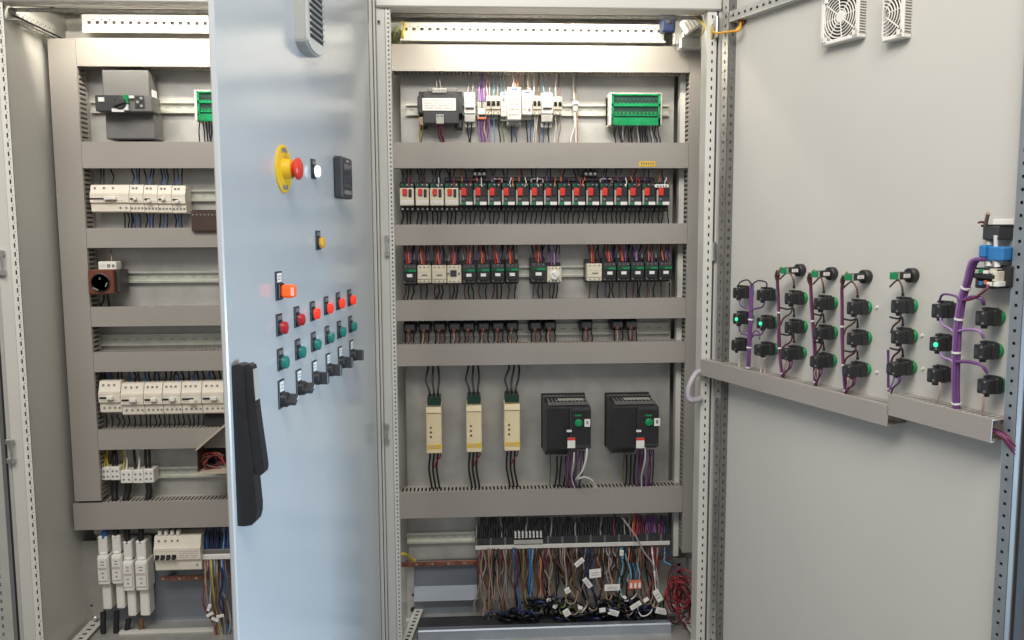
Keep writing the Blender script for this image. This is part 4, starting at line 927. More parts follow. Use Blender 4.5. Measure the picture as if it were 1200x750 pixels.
# white clamp terminals with thick cables
for i,(a,e,y0,y1) in enumerate(((119,129,548,563),(129.3,140,547.5,563),(141,155,551.5,566.5),(155.3,168,551,566.5),(168.3,180,550,566))):
    q = CF.rect(a,y0,e,y1,.06); x0,x1,z0,z1 = q; w = x1-x0; t = thing('clamp_terminal', f'{ORD[i]} white clamp terminal from the left above the bottom duct', 'terminal', CF, rbase(q), 'white clamp terminals'); b = MB(); b.fb(q,.012,.06,WHITE,.002)
    for sx in (.28,.72):
        for sz in (.3,.7): b.cyl((x0+w*sx,-.0602,z0+(z1-z0)*sz),(0,-1,0),.0035,.0006,INK if (sx>.5) ^ (sz>.5) else STEEL,8)
    b.build('housing', t)
    for k,c in enumerate((('yellow','yellow'),('black','black'),('yellow','white'),('black','white'),('black','black'))[i]): vwire(t,CF,a+3.5+k*4,y0+1,.045,a+2.5+k*4+wig(1.5),524,.03,.0045 if c == 'black' else .0032,c)
    if i in (1,2,4): vwire(t,CF,(a+e)/2+ (3 if i==2 else 0),y1,.04,(a+e)/2-(1 if i > 1 else 0),589,.05,.0105,'black',n=10)
# open box end with red wires
q = CF.rect(231,528,266,553,.15); x0,x1,z0,z1 = q; t = thing('junction_box', 'open beige box end with coiled red wires behind the door', 'box', CF, rbase(q)); b = MB()
b.box(x0,x1+.05,-.15,-.02,z0-.006,z0,BEIGE); b.box(x0,x0+.003,-.15,-.02,z0,z1+.0,BROWN); b.prism([(x0-.002,z1),(x1+.05,z1+.12),(x1+.05,z1+.124),(x0-.002,z1+.004)],None,DUCTL,'y',-.152,-.02) if False else b.prism([(x0-.002,z1),(x1+.05,z1+.12),(x1+.05,z1+.128),(x0-.002,z1+.006)],None,BEIGE,'y',-.154,-.02); b.box(x0,x1+.05,-.05,-.03,z0,z1+.1,DARKIN); b.build('shell', t, True)
for i in range(7):
    pts = [CF.pt(250+wig(4)+12*math.cos(a+i*.7)*(1-.06*i), 541+wig(2.5)+8*math.sin(a+i*.7)+wig(2), .12-.008*i+wig(.01)) for a in (0,1,2,3,4,5)]
    wire(t, CF, pts, .003, ('burgundy','brown','red','orange','burgundy','black','purple')[i])
# fuse holders
for i,(px0,px1,py0,py1) in enumerate(((113.5,127,630,718),(130,142.5,629,717),(143.5,156,636,726),(158,172.5,635.5,725.5))):
    f = .08; q = CF.rect(px0,py0,px1,py1,f); x0,x1,z0,z1 = q; w,h = x1-x0,z1-z0
    t = thing('fuse_holder', ('leftmost tall white fuse holder under the blue cable','second tall white fuse holder from the left','third tall white fuse holder, set a little lower','rightmost tall white fuse holder beside the four pole breaker')[i], 'fuse holder', CF, rbase(q), 'tall white fuse holders')
    b = MB(); b.box(x0+w*.08,x1-w*.12,-f+.012,-.01,z1-h*.26,z1,WHITE,.003); b.box(x0,x1,-f+.004,-.01,z0+h*.36,z1-h*.25,WHITE,.004); b.box(x0+w*.1,x1-w*.12,-f+.02,-.01,z0,z0+h*.37,WHITE,.004); b.box(x0+w*.12,x1-w*.12,-f+.008,-f*.5,z1-h*.34,z1-h*.2,WHITE,.006)
    b.build('body', t)
    b = MB(); b.box(x0+w*.08,x1-w*.08,-f,-f+.006,z0+h*.42,z0+h*.72,WHITE,.003)
    for k in (.63,.67,.52): b.box(x0+w*.38,x0+w*.66,-f-.0006,-f,z0+h*k,z0+h*k+.003,INK)
    b.box(x0+w*.15,x0+w*.85,-f-.0005,-f,z0+h*.57,z0+h*.60,INKP); b.cyl((x0+w*.52,-f,z0+h*.47),(0,-1,0),.003,.0008,INK,8); b.build('fuse_carrier', t)
    vwire(t,CF,(px0+px1)/2+.5,py1-1,.06,(px0+px1)/2+1+wig(1),756,.08,.009,('black','black','black','brown')[i],n=10)
    if i == 0: vwire(t,CF,(px0+px1)/2+2,py0+1,.06,(px0+px1)/2+2,612,.05,.010,'blue',n=10)
    else: vwire(t,CF,(px0+px1)/2,py0+1,.06,(px0+px1)/2+wig(1),612,.05,.009,'black',n=10)
# four pole breaker
t = bank(180,629.5,235,670.5,.085,'white four pole breaker beside the fuse holders',(),None,(.10,.24,.38,.5),(.9,))
q = CF.rect(180,629.5,235,670.5,.085); x0,x1,z0,z1 = q; w,h = x1-x0,z1-z0; b = MB()
for i in range(4): b.box(x0+w*(.03+.12*i),x0+w*(.12+.12*i),-.087,-.085,z0+h*.40,z0+h*.50,BLACK); b.box(x0+w*(.04+.12*i),x0+w*(.11+.12*i),-.096,-.087,z0+h*.38,z0+h*.45,BLACK,.001)
b.build('lever', t)
b = MB(); scrib(b,x0+w*.55,x1-w*.06,z0+h*.44,z0+h*.62,.0852,3,INKP,9); b.build('print_panel', t)
b = MB()
for i in range(4): b.box(x0+w*(.1+.13*i)-.004,x0+w*(.1+.13*i)+.007,-.07,-.05,z1,z1+.018,WHITE,.002)
b.build('terminal_cover', t)
for i in range(4): vwire(t,CF,188+6.5*i,627,.06,187+6.5*i+wig(1),615,.04,.004,'black')
# terminal strip at the door edge
q = CF.rect(237,649,300,655,.06); ST2 = thing('terminal_strip', 'short terminal strip with coloured wires beside the door edge', 'terminals', CF, rbase(q)); b = MB(); b.fb(q,.055,.064,LABEL,.003); b.build('marker_rail', ST2)
q2 = CF.rect(237,643,300,649,.05); b = MB(); b.fb(q2,.012,.054,MIDG,.002); b.build('terminals', ST2)
for i in range(13): px = 240+i*2.4; vwire(ST2,CF,px,644,.048,px+wig(2),615,.03,.0028,('navy','blue','black','navy','lightblue')[i % 5] if i % 2 else 'navy')
for i in range(14):
    px = 239+i*1.9+wig(1); c = ('tan','burgundy','tan','brown','grey','yellow','lightblue','brown','black','tan','navy','grey','blue','brown','tan','blue')[i]
    pts = [CF.pt(px,654,.05),CF.pt(px+wig(1),664,.08),CF.pt(px+wig(5)-(3 if i<3 else 0),685,.09+wig(.02)),CF.pt(px+2+wig(6),708,.10+wig(.02)),CF.pt(252+i*1.3+wig(4),730,.11),CF.pt(254+i+wig(3),750,.11)]
    wire(ST2, CF, pts, .0030, c, 'wire', 6)
for x, y, an in ((246,720,.5),(252,726,-.4),(258,722,.2),(245,712,1.2)):
    g = MB(); c = CF.pt(x,y,.135); g.obox(c,V(math.cos(an),0,math.sin(an))*.012,V(0,.002,0),V(-math.sin(an),0,math.cos(an))*.005,LABEL,.001); g.build('tag', ST2)
# ================================================================== left door (outer face), hinged beside the middle post
K_L = 233*2.5
def hinge_frame(hpx, vpx):
    # world direction of the door's horizontal lines from their vanishing point on the horizon
    d = RM @ Vector(((vpx-600)/F, -(270-375)/F, -1)); d.z = 0; d.normalize()
    h = CF.m @ CF.pt(hpx, 300, FRONT+.012)
    return Vector((h.x, h.y, 0)), d
h, d = hinge_frame(437.5, 668)
LF = Frame(h, math.atan2(d.y, d.x))          # x runs toward the hinge (0 at the hinge, negative toward the free edge)
uf = LF.pt(265.5, 380, 0).x
LDW = -uf
MB_ = MB
def lu(px, py=380, off=0): return LF.pt(px, py, off).x
b = MB(LF); b.box(uf, 0, 0, .011, ZB+.03, ZT+.02, DOORP, .003); b.box(uf+.06, -.03, .011, .028, ZB+.05, ZT, PAINT)
DL = b.build('door', LC)
# handle: side profile in (off, z), extruded along the face
def sub(name, mb, recalc=False):
    o = mb.build(name, LC, recalc); o.parent = DL; return o
hx0, hx1 = lu(270.5, 430)+.004, lu(281, 600)-.002
hx0, hx1 = uf+.012, uf+.042
xm = (hx0+hx1)/2
def hp(px, py):   # off for a silhouette pixel on the handle's mid line
    o = LF.inv @ CAM; dd = LF.inv.to_3x3() @ ray(px, py); t = (xm - o.x)/dd.x; p = o + dd*t; return (p.y, p.z)
b = MB(LF); base = [(0.0, hp(275,430)[1]), hp(276,427), hp(283,425.5), hp(289,427), hp(291,470), hp(296,520), hp(301,556), hp(304.5,590), hp(304.5,600), hp(302.5,608), hp(299,612), hp(290,613.5), (0.0, hp(286,613)[1])]
b.prism(base, None, BLACK, 'x', hx0, hx1)
grip = [hp(287,427), hp(294,425.5), hp(297.5,428), hp(299,433), hp(300.3,452), hp(302.5,475), hp(305.5,498), hp(308.7,520), hp(311,536), hp(312.3,546), hp(311.5,552), hp(308.5,555), hp(303,553), hp(297,540), hp(293,510), hp(290,470)]
b.prism(grip, None, BLACK, 'x', hx0+.004, hx1-.004)
sub('handle', b, True)
b = MB(LF); a1, a2 = hp(298.5,432), hp(301,468); b.prism([(a1[0]-.002,a1[1]),(a2[0]-.002,a2[1]),(a2[0]+.005,a2[1]),(a1[0]+.005,a1[1])], None, LGREY, 'x', hx0+.005, hx1-.003); sub('lock_insert', b, True)
# louvred vent, rounded at the bottom
zb = LF.pt(352, 62, .0).z; v0, v1 = lu(345,30), lu(367,30)
b = MB(LF); zc = zb+.022; pr = [(v0, ZT), (v0, zc)]
for k in range(1, 12): a = math.pi*k/12; pr.append(((v0+v1)/2 - (v1-v0)/2*math.cos(a), zc - (zc-zb)*math.sin(a)))
pr += [(v1, zc), (v1, ZT)]
b.prism(pr, None, LGREY, 'y', -.022, 0.0); pr2 = [((v0+v1)/2+(x-(v0+v1)/2)*.9, z+(.004 if z < ZT else 0)) for x, z in pr]; b.prism(pr2, None, PAINT, 'y', -.026, -.022)
sub('vent', b, True)
b = MB(LF); z = zc+.008; w0, w1 = v0+(v1-v0)*.16, v0+(v1-v0)*.86
while z < ZT-.01:
    b.box(w0, w1, -.0268, -.0262, z, z+.007, DARKIN); b.prism([(-.0268,z+.007),(-.031,z+.0085),(-.0268,z+.012)], None, PAINT, 'x', w0, w1); z += .0125
sub('louvres', b, True)

# control elements on the left door
def ltop(name, label, cat, px, py, group=None):
    p = LF.pt(px, py, 0); return thing(name, label, cat, LF, (p.x, 0, p.z), group), p
t, p = ltop('emergency_stop', 'red mushroom emergency stop on a round yellow plate', 'button', 331.5, 198)
b = MB(LF); b.rev((p.x,0,p.z),(0,-1,0),[(0,.047),(.003,.047),(.004,.045)],YELLOW,40)
for s_ in (-1,1):
    for k in range(5):
        a = math.pi/2*s_ + (k-2)*.17; c = V(p.x+.037*math.cos(a),-.0043,p.z+.037*math.sin(a)); b.obox(c,V(-math.sin(a),0,math.cos(a))*.0026,V(0,.0004,0),V(math.cos(a),0,math.sin(a))*.004,INK)
b.build('plate', t)
b = MB(LF); b.rev((p.x,-.004,p.z),(0,-1,0),[(0,.021),(.015,.019),(.017,.015)],YELLOW,24); b.build('collar', t)
b = MB(LF); b.rev((p.x,-.019,p.z),(0,-1,0),[(0,.013),(.004,.014),(.007,.018),(.010,.0215),(.014,.0215),(.017,.018),(.0185,.010),(.019,.001)],RED,28); b.build('mushroom_head', t)
def legend(t, p, h=.045, w=.03, m=BLACK, text=LABEL, up=.012):
    b = MB(LF); b.box(p.x-w/2, p.x+w/2, -.003, 0, p.z-w/2-.001, p.z+h-w/2+up*0, m, .002)
    b.box(p.x-w*.36, p.x+w*.36, -.0036, -.003, p.z+w/2, p.z+h-w/2-.003, text)
    for k in (.35,.65): b.box(p.x-w*.26,p.x+w*.22,-.0039,-.0036,p.z+w/2+(h-w-.003)*k-.0008,p.z+w/2+(h-w-.003)*k+.0008,INK)
    b.build('legend_plate', t)
def lens(t, p, m, dep=.016):
    dep *= .72
    b = MB(LF); b.rev((p.x,-.003,p.z),(0,-1,0),[(0,.0148),(.004,.0148),(.0045,.0135)],BLACK,22); b.build('bezel', t)
    b = MB(LF); b.rev((p.x,-.0075,p.z),(0,-1,0),[(0,.0128),(dep*.55,.0128),(dep*.8,.011),(dep*.95,.006),(dep,.0008)],m,22); b.build('lens', t)
t, p = ltop('pilot_lamp', 'small lit white lamp right of the emergency stop', 'lamp', 366.5, 201); legend(t, p, .042, .03, BLACK, MIDG); lens(t, p, WHLIT, .014)
t, p = ltop('panel_meter', 'dark square panel meter near the hinge side of the door', 'meter', 397, 209)
b = MB(LF); b.box(p.x-.048,p.x+.048,-.022,0,p.z-.050,p.z+.050,CHAR,.004); b.build('frame', t); b = MB(LF); b.box(p.x-.036,p.x+.036,-.0235,-.022,p.z-.022,p.z+.034,GLASSD,.001)
b.build('screen', t); b = MB(LF); b.box(p.x-.03,p.x+.03,-.0232,-.022,p.z-.040,p.z-.030,INK,.001); b.box(p.x-.01,p.x+.01,-.0232,-.022,p.z+.038,p.z+.043,LGREY); b.build('key_strip', t)
t, p = ltop('push_button', 'yellow push button alone below the white lamp', 'button', 372, 284.5); legend(t, p, .042, .03, BLACK, MIDG); lens(t, p, AMBER, .013)
t, p = ltop('pilot_lamp', 'large lit orange square lamp with a white legend above all rows', 'lamp', 326, 341); legend(t, p, .055, .034, BLACK, LABEL)
b = MB(LF); b.box(p.x-.015,p.x+.015,-.008,-.003,p.z-.015,p.z+.015,BLACK,.002); b.build('bezel', t); b = MB(LF); b.box(p.x-.013,p.x+.013,-.034,-.008,p.z-.013,p.z+.013,ORLIT,.005); b.build('lens', t)
rx = [326.5,347,365.5,381.5,395.5,408.8]
RY = [384,374.5,367.5,361,355.5,351.5]; GY = [424.5,412.5,403.5,395.5,389,382.5]; BY = [468,454.5,443,433.5,424.5,416]
dn_ = ['nearest the handle','second from the handle side','third from the handle side','third from the hinge side','second from the hinge side','nearest the hinge']
for i in range(6):
    t, p = ltop('pilot_lamp', (f'unlit dark red lamp {dn_[i]} in the red row' if i < 2 else f'glowing red orange lamp {dn_[i]} in the red row'), 'lamp', rx[i], RY[i], 'row of red lamps'); legend(t, p, .042, .03, BLACK, MIDG); lens(t, p, REDLENS if i < 2 else REDLIT, .016)
    t, p = ltop('pilot_lamp', f'teal lamp {dn_[i]} in the green row', 'lamp', rx[i]+1.2, GY[i], 'row of teal lamps'); legend(t, p, .042, .03, BLACK, MIDG); lens(t, p, TEALLENS, .016)
    t, p = ltop('selector_switch', f'black selector switch {dn_[i]} in the bottom row', 'switch', rx[i]+2.6, BY[i], 'row of black selector switches'); legend(t, p, .055, .032, BLACK, LABEL)
    b = MB(LF); b.rev((p.x,-.003,p.z),(0,-1,0),[(0,.0155),(.010,.0150),(.013,.013)],BLACK,22); b.build('bezel', t)
    b = MB(LF); an = .5 if i < 2 else 1.57; ca, sa = math.cos(an), math.sin(an); b.obox((p.x,-.0235,p.z),V(ca,0,sa)*.0135,V(0,.0095,0),V(-sa,0,ca)*.0055,CHAR,.002)
    if i < 2: b.obox((p.x+ca*.005,-.0333,p.z+sa*.005),V(ca,0,sa)*.006,V(0,.0004,0),V(-sa,0,ca)*.0014,LABEL)
    b.build('knob', t)

# ================================================================== right door (inner face), hinged on the right post
h, d = hinge_frame(846.5, 140)
RF = Frame(h, math.atan2(-d.y, -d.x))         # x runs from the hinge toward the free edge
def ru(px, py=400, off=0): return RF.pt(px, py, off).x
ue = ru(1191, 600); up1 = ru(1180, 600)
b = MB(RF); b.box(.0, ue, .0, .003, ZB+.03, ZT-.004, DOORI); b.box(-.004, ue-.006, .003, .02, ZB+.025, ZT, DOORP, .003)
b.box(ue-.003, ue, -.020, 0, ZB+.03, ZT-.004, MIDG, .001); b.box(ue-.016, ue-.004, -.016, 0, ZB+.05, ZT-.03, MIDG, .003); b.box(ue+.0045, ue+.012, -.004, .018, ZB+.03, ZT, DARKIN)  # edge lip coloured darker to offset the window light falling on it
DR = b.build('door', MC)
def subr(name, mb, recalc=False):
    o = mb.build(name, MC, recalc); o.parent = DR; return o
b = MB(RF); u0, u1, u2 = ru(847), ru(852.5), ru(858.5)
for (a0, aw, t_) in ((u0, V(1,0,0), 0),):
    perf(b, (u0+.002, -.024, ZB+.06), (0,0,1), (1,0,0), (0,-1,0), ZT-ZB-.09, .026, .002, .025, .008, .006, STEEL)
    perf(b, (u0+.029, -.024, ZB+.06), (0,0,1), (0,1,0), (1,0,0), ZT-ZB-.09, .024, .002, .025, .010, .008, MIDG)  # side strip in darker grey, its shading put into the colour
un = up1
perf(b, (un, -.024, ZB+.06), (0,0,1), (1,0,0), (0,-1,0), ZT-ZB-.09, .024, .002, .025, .006, .006, ZINCD)
b.box(un-.001, un, -.026, 0, ZB+.06, ZT-.03, STEEL); b.box(un+.024, un+.026, -.024, 0, ZB+.06, ZT-.03, MIDG)  # outer return in darker grey, holding down the window light there
zt2 = RF.pt(852, 15, .024).z
perf(b, (u0+.03, -.024, zt2-.026), (1,0,0), (0,0,1), (0,-1,0), un-u0-.03, .026, .002, .025, .010, .009, STEEL); b.box(u0+.03, un, -.026, 0, zt2-.028, zt2-.026, RAILW)
subr('perforated_frame', b)
# fan grilles
def fan(pxl, pxr, pyb, label, half=False):
    f = .026; p0 = RF.pt(pxl, pyb, f); p1 = RF.pt(pxr, pyb-3, f); S_ = .119; zb = p0.z+.004
    x0 = p0.x if not half else p1.x-S_; c = V(x0+S_/2, 0, zb+S_/2); cut = x0+S_*.5 if half else x0-1
    t = thing('fan_grille', label, 'fan grille', RF, (c.x, 0, zb))
    xl = x0 if not half else cut
    b = MB(RF); fr_ = .010
    b.box(xl, x0+S_, -f, 0, zb, zb+fr_, WHITE, .002); b.box(xl, x0+S_, -f, 0, zb+S_-fr_, zb+S_, WHITE, .002); b.box(x0+S_-fr_, x0+S_, -f, 0, zb+fr_, zb+S_-fr_, WHITE, .001)
    if not half: b.box(x0, x0+fr_, -f, 0, zb+fr_, zb+S_-fr_, WHITE, .001)
    else: b.box(cut, cut+.003, -f, 0, zb+fr_, zb+S_-fr_, WHITE)
    n = 16
    for k in range(n):
        z = zb+.010+(S_-.02)*(k+.5)/n; b.box(x0+S_-.0005, x0+S_+.0006, -f+.004, -.003, z-.0016, z+.0016, MIDG)
    for sx in (-1,1):
        for sz in (-1,1):
            if half and sx < 0: continue
            q = V(c.x+sx*.052,-f,c.z+sz*.052); b.obox(q+V(-sx*.003,0.002,-sz*.003),V(.009,0,0),V(0,.002,0),V(0,0,.009),WHITE,.001); b.cyl(q+V(0,-.0001,0),(0,-1,0),.003,.0008,LGREY,8)
    b.build('frame', t)
    b = MB(RF); b.box(xl+.004, x0+S_-.004, -.008, -.004, zb+.004, zb+S_-.004, MATS['dark fan backing']); b.build('backing', t)
    b = MB(RF)
    for rad in (.018,.0255,.033,.0405,.048,.0555):
        seg = []
        N = 48
        for k in range(N+1):
            a = -math.pi + 2*math.pi*k/N; q = V(c.x+rad*math.cos(a), -f+.003, c.z+rad*math.sin(a))
            if q.x >= cut: seg.append(q)
        if len(seg) > 2: b.tube(seg, .0016, WHITE, 5, 1)
    if not half: b.rev((c.x,-f+.006,c.z),(0,-1,0),[(0,.0145),(.003,.0145),(.0045,.012)],WHITE,24)
    for k in range(8):
        a = math.pi/4*k + .12; e = V(math.cos(a),0,math.sin(a)); s0, s1 = .012, .058 if k % 2 else .060
        if half and e.x < .15: continue
        b.tube([V(c.x,-f+.003,c.z)+e*s0, V(c.x,-f+.003,c.z)+e*s1], .0016, WHITE, 5, 1)
    b.build('guard', t)
mat('dark fan backing', (.10,.075,.065), .8, var=.15)  # plain dark sheet behind the guard rings
fan(961, 1004, 57, 'square white fan grille with full rings on the door inside')
fan(1040, 1058, 50, 'half width fan grille right of the full one', True)
# ducts on the door
def door_duct(pa, pb, hgt, label, depth=.06, open_end=False):
    a = RF.pt(pa[0], pa[1], depth); e = RF.pt(pb[0], pb[1], depth); d = V(e.x-a.x, 0, e.z-a.z); L = d.length; d.normalize(); n = V(-d.z, 0, d.x)
    t = thing('wiring_duct', label, 'cable duct', RF, (a.x, 0, min(a.z,e.z)-hgt))
    def ob(mb, l0, l1, h0, h1, y0, y1, m): mb.obox(V(a.x,0,a.z)+d*(l0+l1)/2+n*(h0+h1)/2+V(0,-(y0+y1)/2,0), d*(l1-l0)/2, V(0,(y1-y0)/2,0), n*(h1-h0)/2, m)
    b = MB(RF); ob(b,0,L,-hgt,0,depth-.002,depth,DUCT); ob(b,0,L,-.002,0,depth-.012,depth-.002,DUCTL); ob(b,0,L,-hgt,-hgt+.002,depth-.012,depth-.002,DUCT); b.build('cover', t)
    b = MB(RF); ob(b,0,L,-hgt+.002,-.002,.0005,.003,DUCT)
    k = int(L/.0125)
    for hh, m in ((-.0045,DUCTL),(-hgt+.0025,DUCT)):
        ob(b,0,L,hh,hh+.002,.001,.012,m)
        for i in range(k): c = (i+.5)*L/k; ob(b,c-.0036,c+.0036,hh,hh+.002,.012,depth-.011,m)
    b.build('slotted_body', t)
    if open_end:
        for i in range(3):
            q = V(e.x,0,e.z); pts = [q-d*.05+n*(-hgt*.6)+V(0,-.02-.01*i,0), q+n*(-hgt*.65)+V(0,-.025-.008*i,0), q+d*.016+n*(-hgt*.8-.006*i)+V(0,-.03,0), q+d*.026+n*(-hgt*1.1-.008*i)+V(0,-.022,0)]
            wire(t, RF, pts, .003, ('burgundy','purple','burgundy')[i], 'wire', 6)
    return t
door_duct((821,421),(1041,476),.047,'long slotted duct crossing the hinge half of the right door')
door_duct((1041,462),(1163,492),.047,'shorter slotted duct with an open dark end by the right door edge',.06,True)

# contact blocks -------------------------------------------------------
def block(px, py, label, ring=True, lit=False, double=False, size=1.0, group='contact blocks on the right door'):
    p = RF.pt(px, py, 0); s_ = size; t = thing('push_button', label, 'button', RF, (p.x, 0, p.z), group)
    if ring: b = MB(RF); b.rev((p.x,0,p.z),(0,-1,0),[(0,.0165*s_),(.007,.0165*s_),(.009,.0150*s_)],GREENB,24); b.build('green_ring', t)
    b = MB(RF); w, h = .0145*s_, .0165*s_; b.box(p.x-w,p.x+w,-.030*s_,-.008*s_,p.z-h,p.z+h,BLACK,.003); b.box(p.x-w*1.05,p.x+w*1.05,-.026*s_,-.018*s_,p.z+h*.3,p.z+h*1.25,BLACK,.002); b.build('collar', t)
    b = MB(RF); dd = .052 if not double else .060; b.box(p.x-w*.95,p.x+w*.85,-dd*s_,-.030*s_,p.z-h*.95,p.z+h*.85,BLACK,.002); b.box(p.x-w*.8,p.x-w*.2,-dd*s_-.001,-dd*s_,p.z-h*.5,p.z+h*.4,CHAR)
    if double: b.box(p.x-w*1.6,p.x-w*1.0,-dd*s_*.9,-.02*s_,p.z-h*.9,p.z+h*.6,CHAR,.002)
    for sz in (-1,1): b.cyl((p.x+w*.3,-dd*s_,p.z+sz*h*.6),(0,-1,0),.0028,.0008,MIDG,8); b.box(p.x-.004,p.x+.004,-.046*s_,-.036*s_,p.z+sz*h,p.z+sz*(h+.005),BLACK)
    b.build('contact_block', t)
    if lit: b = MB(RF); b.rev((p.x+w*.3,-dd*s_-.0008,p.z-h*.05),(0,-1,0),[(0,.0052),(.002,.005),(.0035,.003)],GLED,14); b.build('indicator', t)
    return p, t
B1 = [(879.5,342.5,'door side black block, top of the column nearest the hinge',1,0),(879.5,372.5,'glowing green block, second in the column nearest the hinge',1,1),(877.5,403.5,'bottom block of the column nearest the hinge',0,0),
      (908,345,'top block of the second column from the hinge',1,0),(908,377.5,'glowing green block in the second column from the hinge',1,1),(908,408.5,'bottom block of the second column from the hinge',1,0)]
pts_ = {}
for px,py,lb,rg,li in B1: pts_[px,py],_ = block(px,py,lb,bool(rg),bool(li),py>400 and rg)
cols = [(941.5,(349,382.5,413)),(976.5,(355,389.5,422)),(1016,(360,395.5,432.5)),(1069,(358,393.5,430))]
for ci,(cx,ys) in enumerate(cols):
    for k,y in enumerate(ys): block(cx - (1 if k == 2 else 0), y, f'{("top","middle","bottom")[k]} black block of the {ORD[ci]} column headed by a key switch', True, False, k == 2)
for px,py,lb,rg,li in ((1117.5,363,'top black block left of the thick purple harness',1,0),(1115,401.5,'glowing green block left of the thick purple harness',0,1),(1112,438,'bottom block left of the thick purple harness',0,0),
                    (1170,371.5,'top black block right of the thick purple harness',1,0),(1168,410.5,'middle black block right of the thick purple harness',1,0),(1172,450.5,'bottom black block right of the thick purple harness',1,0)):
    block(px,py,lb,bool(rg),bool(li),False,1.0)
for i,(px,py) in enumerate(((939.5,316.5),(976.5,320.5),(1016.5,324),(1070.5,322.5))):
    p = RF.pt(px,py,0); t = thing('key_switch', f'black cylinder switch with a white label heading the {ORD[i]} such column', 'switch', RF, (p.x,0,p.z), 'cylinder switches on the right door')
    b = MB(RF); b.rev((p.x,0,p.z),(0,-1,0),[(0,.0165),(.014,.0165),(.016,.014)],BLACK,24); b.box(p.x-.0095,p.x+.0095,-.056,-.014,p.z-.0085,p.z+.0085,BLACK,.002); b.build('barrel', t)
    b = MB(RF); b.box(p.x-.009,p.x+.009,-.0645,-.056,p.z-.008,p.z+.008,GREEN,.001); b.box(p.x+.0075,p.x+.0096,-.058,-.054,p.z-.0075,p.z+.0075,LGREY); b.build('green_end', t)
    b = MB(RF); b.obox((p.x+.0098,-.032,p.z),V(0,.010,0),V(.0008,0,0),V(0,0,.0042),LABEL)
    for k in range(3): b.obox((p.x+.0107,-.027-.005*k,p.z),V(0,.0015,0),V(.0003,0,0),V(0,0,.0025),INKP)
    b.build('label', t)
# harnesses
def harness(pts, r, col, label, ties=(), branches=(), extra=()):
    P = [RF.pt(x,y,o) for x,y,o in pts]; t = thing('cable_harness', label, 'cable harness', RF, (P[-1].x,0,P[-1].z))
    nst = max(3, int(r/.0016)); 
    for k in range(nst):
        a = 2*math.pi*k/nst; off = V(math.cos(a),math.sin(a),0)*r*.55; b = MB(RF); b.tube([p+off+V(wig(.0008),wig(.0008),0) for p in P], r*.55, WC[col[k % len(col)]], 7, 4); b.build('strand', t)
    for f_ in ties:
        k = f_*(len(P)-1); i = min(int(k), len(P)-2); c = P[i].lerp(P[i+1], k-i); ax = (P[i+1]-P[i]).normalized(); b = MB(RF); b.rev(c-ax*.002, ax, [(0,r*1.22),(.004,r*1.22)], LABEL, 14); b.build('cable_tie', t)
    for bp, col_, rr in branches: wire(t, RF, [RF.pt(*p) for p in bp], rr, col_, 'branch_wire', 6)
    return t
def br(cx, ys, hx):
    """loops from a harness at pixel hx to the blocks of a column"""
    out = []
    for k, y in enumerate(ys):
        out.append((((hx,y-22,.025),(hx+(cx-hx)*.35,y-30 if k == 0 else y-20,.05),(cx-12,y-22,.055),(cx-11,y-14,.045)),'black' if k else 'brown',.0022))
        out.append((((cx-13,y+11,.045),(cx-15,y+18,.045),(hx+4,y+24,.035),(hx+1,y+32,.03)),('brown','burgundy','purple')[k],.0024))
        out.append((((cx-11,y-14,.045),(cx-11,y-11,.045)),'black',.0035))
    return out
hv = [(877,(339,360,385,410,434),880,'purple','lilac purple harness in the pair of columns nearest the hinge')]
harness(((881,334,.03),(880.5,350,.032),(880,372,.035),(878.5,395,.035),(877.5,415,.035),(877,433,.03)),.0062,('purple','lilac','purple'),'purple harness between the two columns nearest the hinge',(.42,.72,.97),
        [(((881,334,.03),(876,328,.04),(867,331,.05),(865,337,.045)),'black',.0020),(((881,334,.03),(888,329,.04),(898,331,.045),(898,338,.045)),'black',.0020),(((866,350,.045),(868,358,.045),(877,362,.04),(880,366,.035)),'purple',.0022),(((896,354,.045),(893,360,.045),(884,362,.04),(880,366,.035)),'purple',.0024),
         (((866,382,.045),(868,390,.04),(876,393,.04),(879,398,.035)),'purple',.0022),(((895,386,.045),(892,392,.045),(884,393,.04),(879,398,.035)),'purple',.0024),(((866,412,.045),(866,424,.03),(866,432,.03)),'white',.0018),(((891,420,.05),(892,430,.03),(891,437,.03)),'white',.0018),(((896,420,.05),(896,430,.03),(896,438,.03)),'pink',.0018),(((880,398,.035),(884,388,.04),(890,390,.045),(890,398,.045)),'purple',.002)])
for ci,(hx,pp,cx,ys) in enumerate(((913,((912,322,.045),(911,330,.04),(912,345,.035),(913,375,.03),(913,400,.03),(915,425,.03),(917.5,443,.03)),941.5,(349,382.5,413)),
                              (952,((950,325,.045),(950,335,.04),(951,355,.035),(953,385,.03),(955,410,.03),(955,435,.03),(955.5,453,.03)),976.5,(355,389.5,422)),
                              (987,((989,328,.045),(987,338,.04),(987,360,.035),(987,392,.03),(988,420,.03),(990,445,.03),(991.5,463,.03)),1016,(360,395.5,432.5)))):
    bs = br(cx, ys, hx+1); bs += [(((cx-16,ys[2]+10,.055),(cx-17,ys[2]+18,.05),(pp[-1][0]+3,ys[2]+24,.04),(pp[-1][0],pp[-1][1],.03)),'burgundy',.002),(((cx-20,ys[2]+9,.055),(cx-22,ys[2]+16,.05),(pp[-1][0]+1,ys[2]+22,.04)),'pink',.002),
           (((pp[0][0],pp[0][1],.045),(pp[0][0]+2,pp[0][1]-6,.055),(pp[0][0]+4,pp[0][1]-9,.058)),'tan',.0028),(((pp[0][0]-1,pp[0][1]+8,.042),(pp[0][0]-3,pp[0][1]+1,.05),(pp[0][0]-1,pp[0][1]-5,.055)),'brown',.0034)]
    harness(pp,.0044,('burgundy','burgundy','purple'),f'burgundy harness left of the {ORD[ci]} column headed by a cylinder switch',(.45,.72,.95),bs)
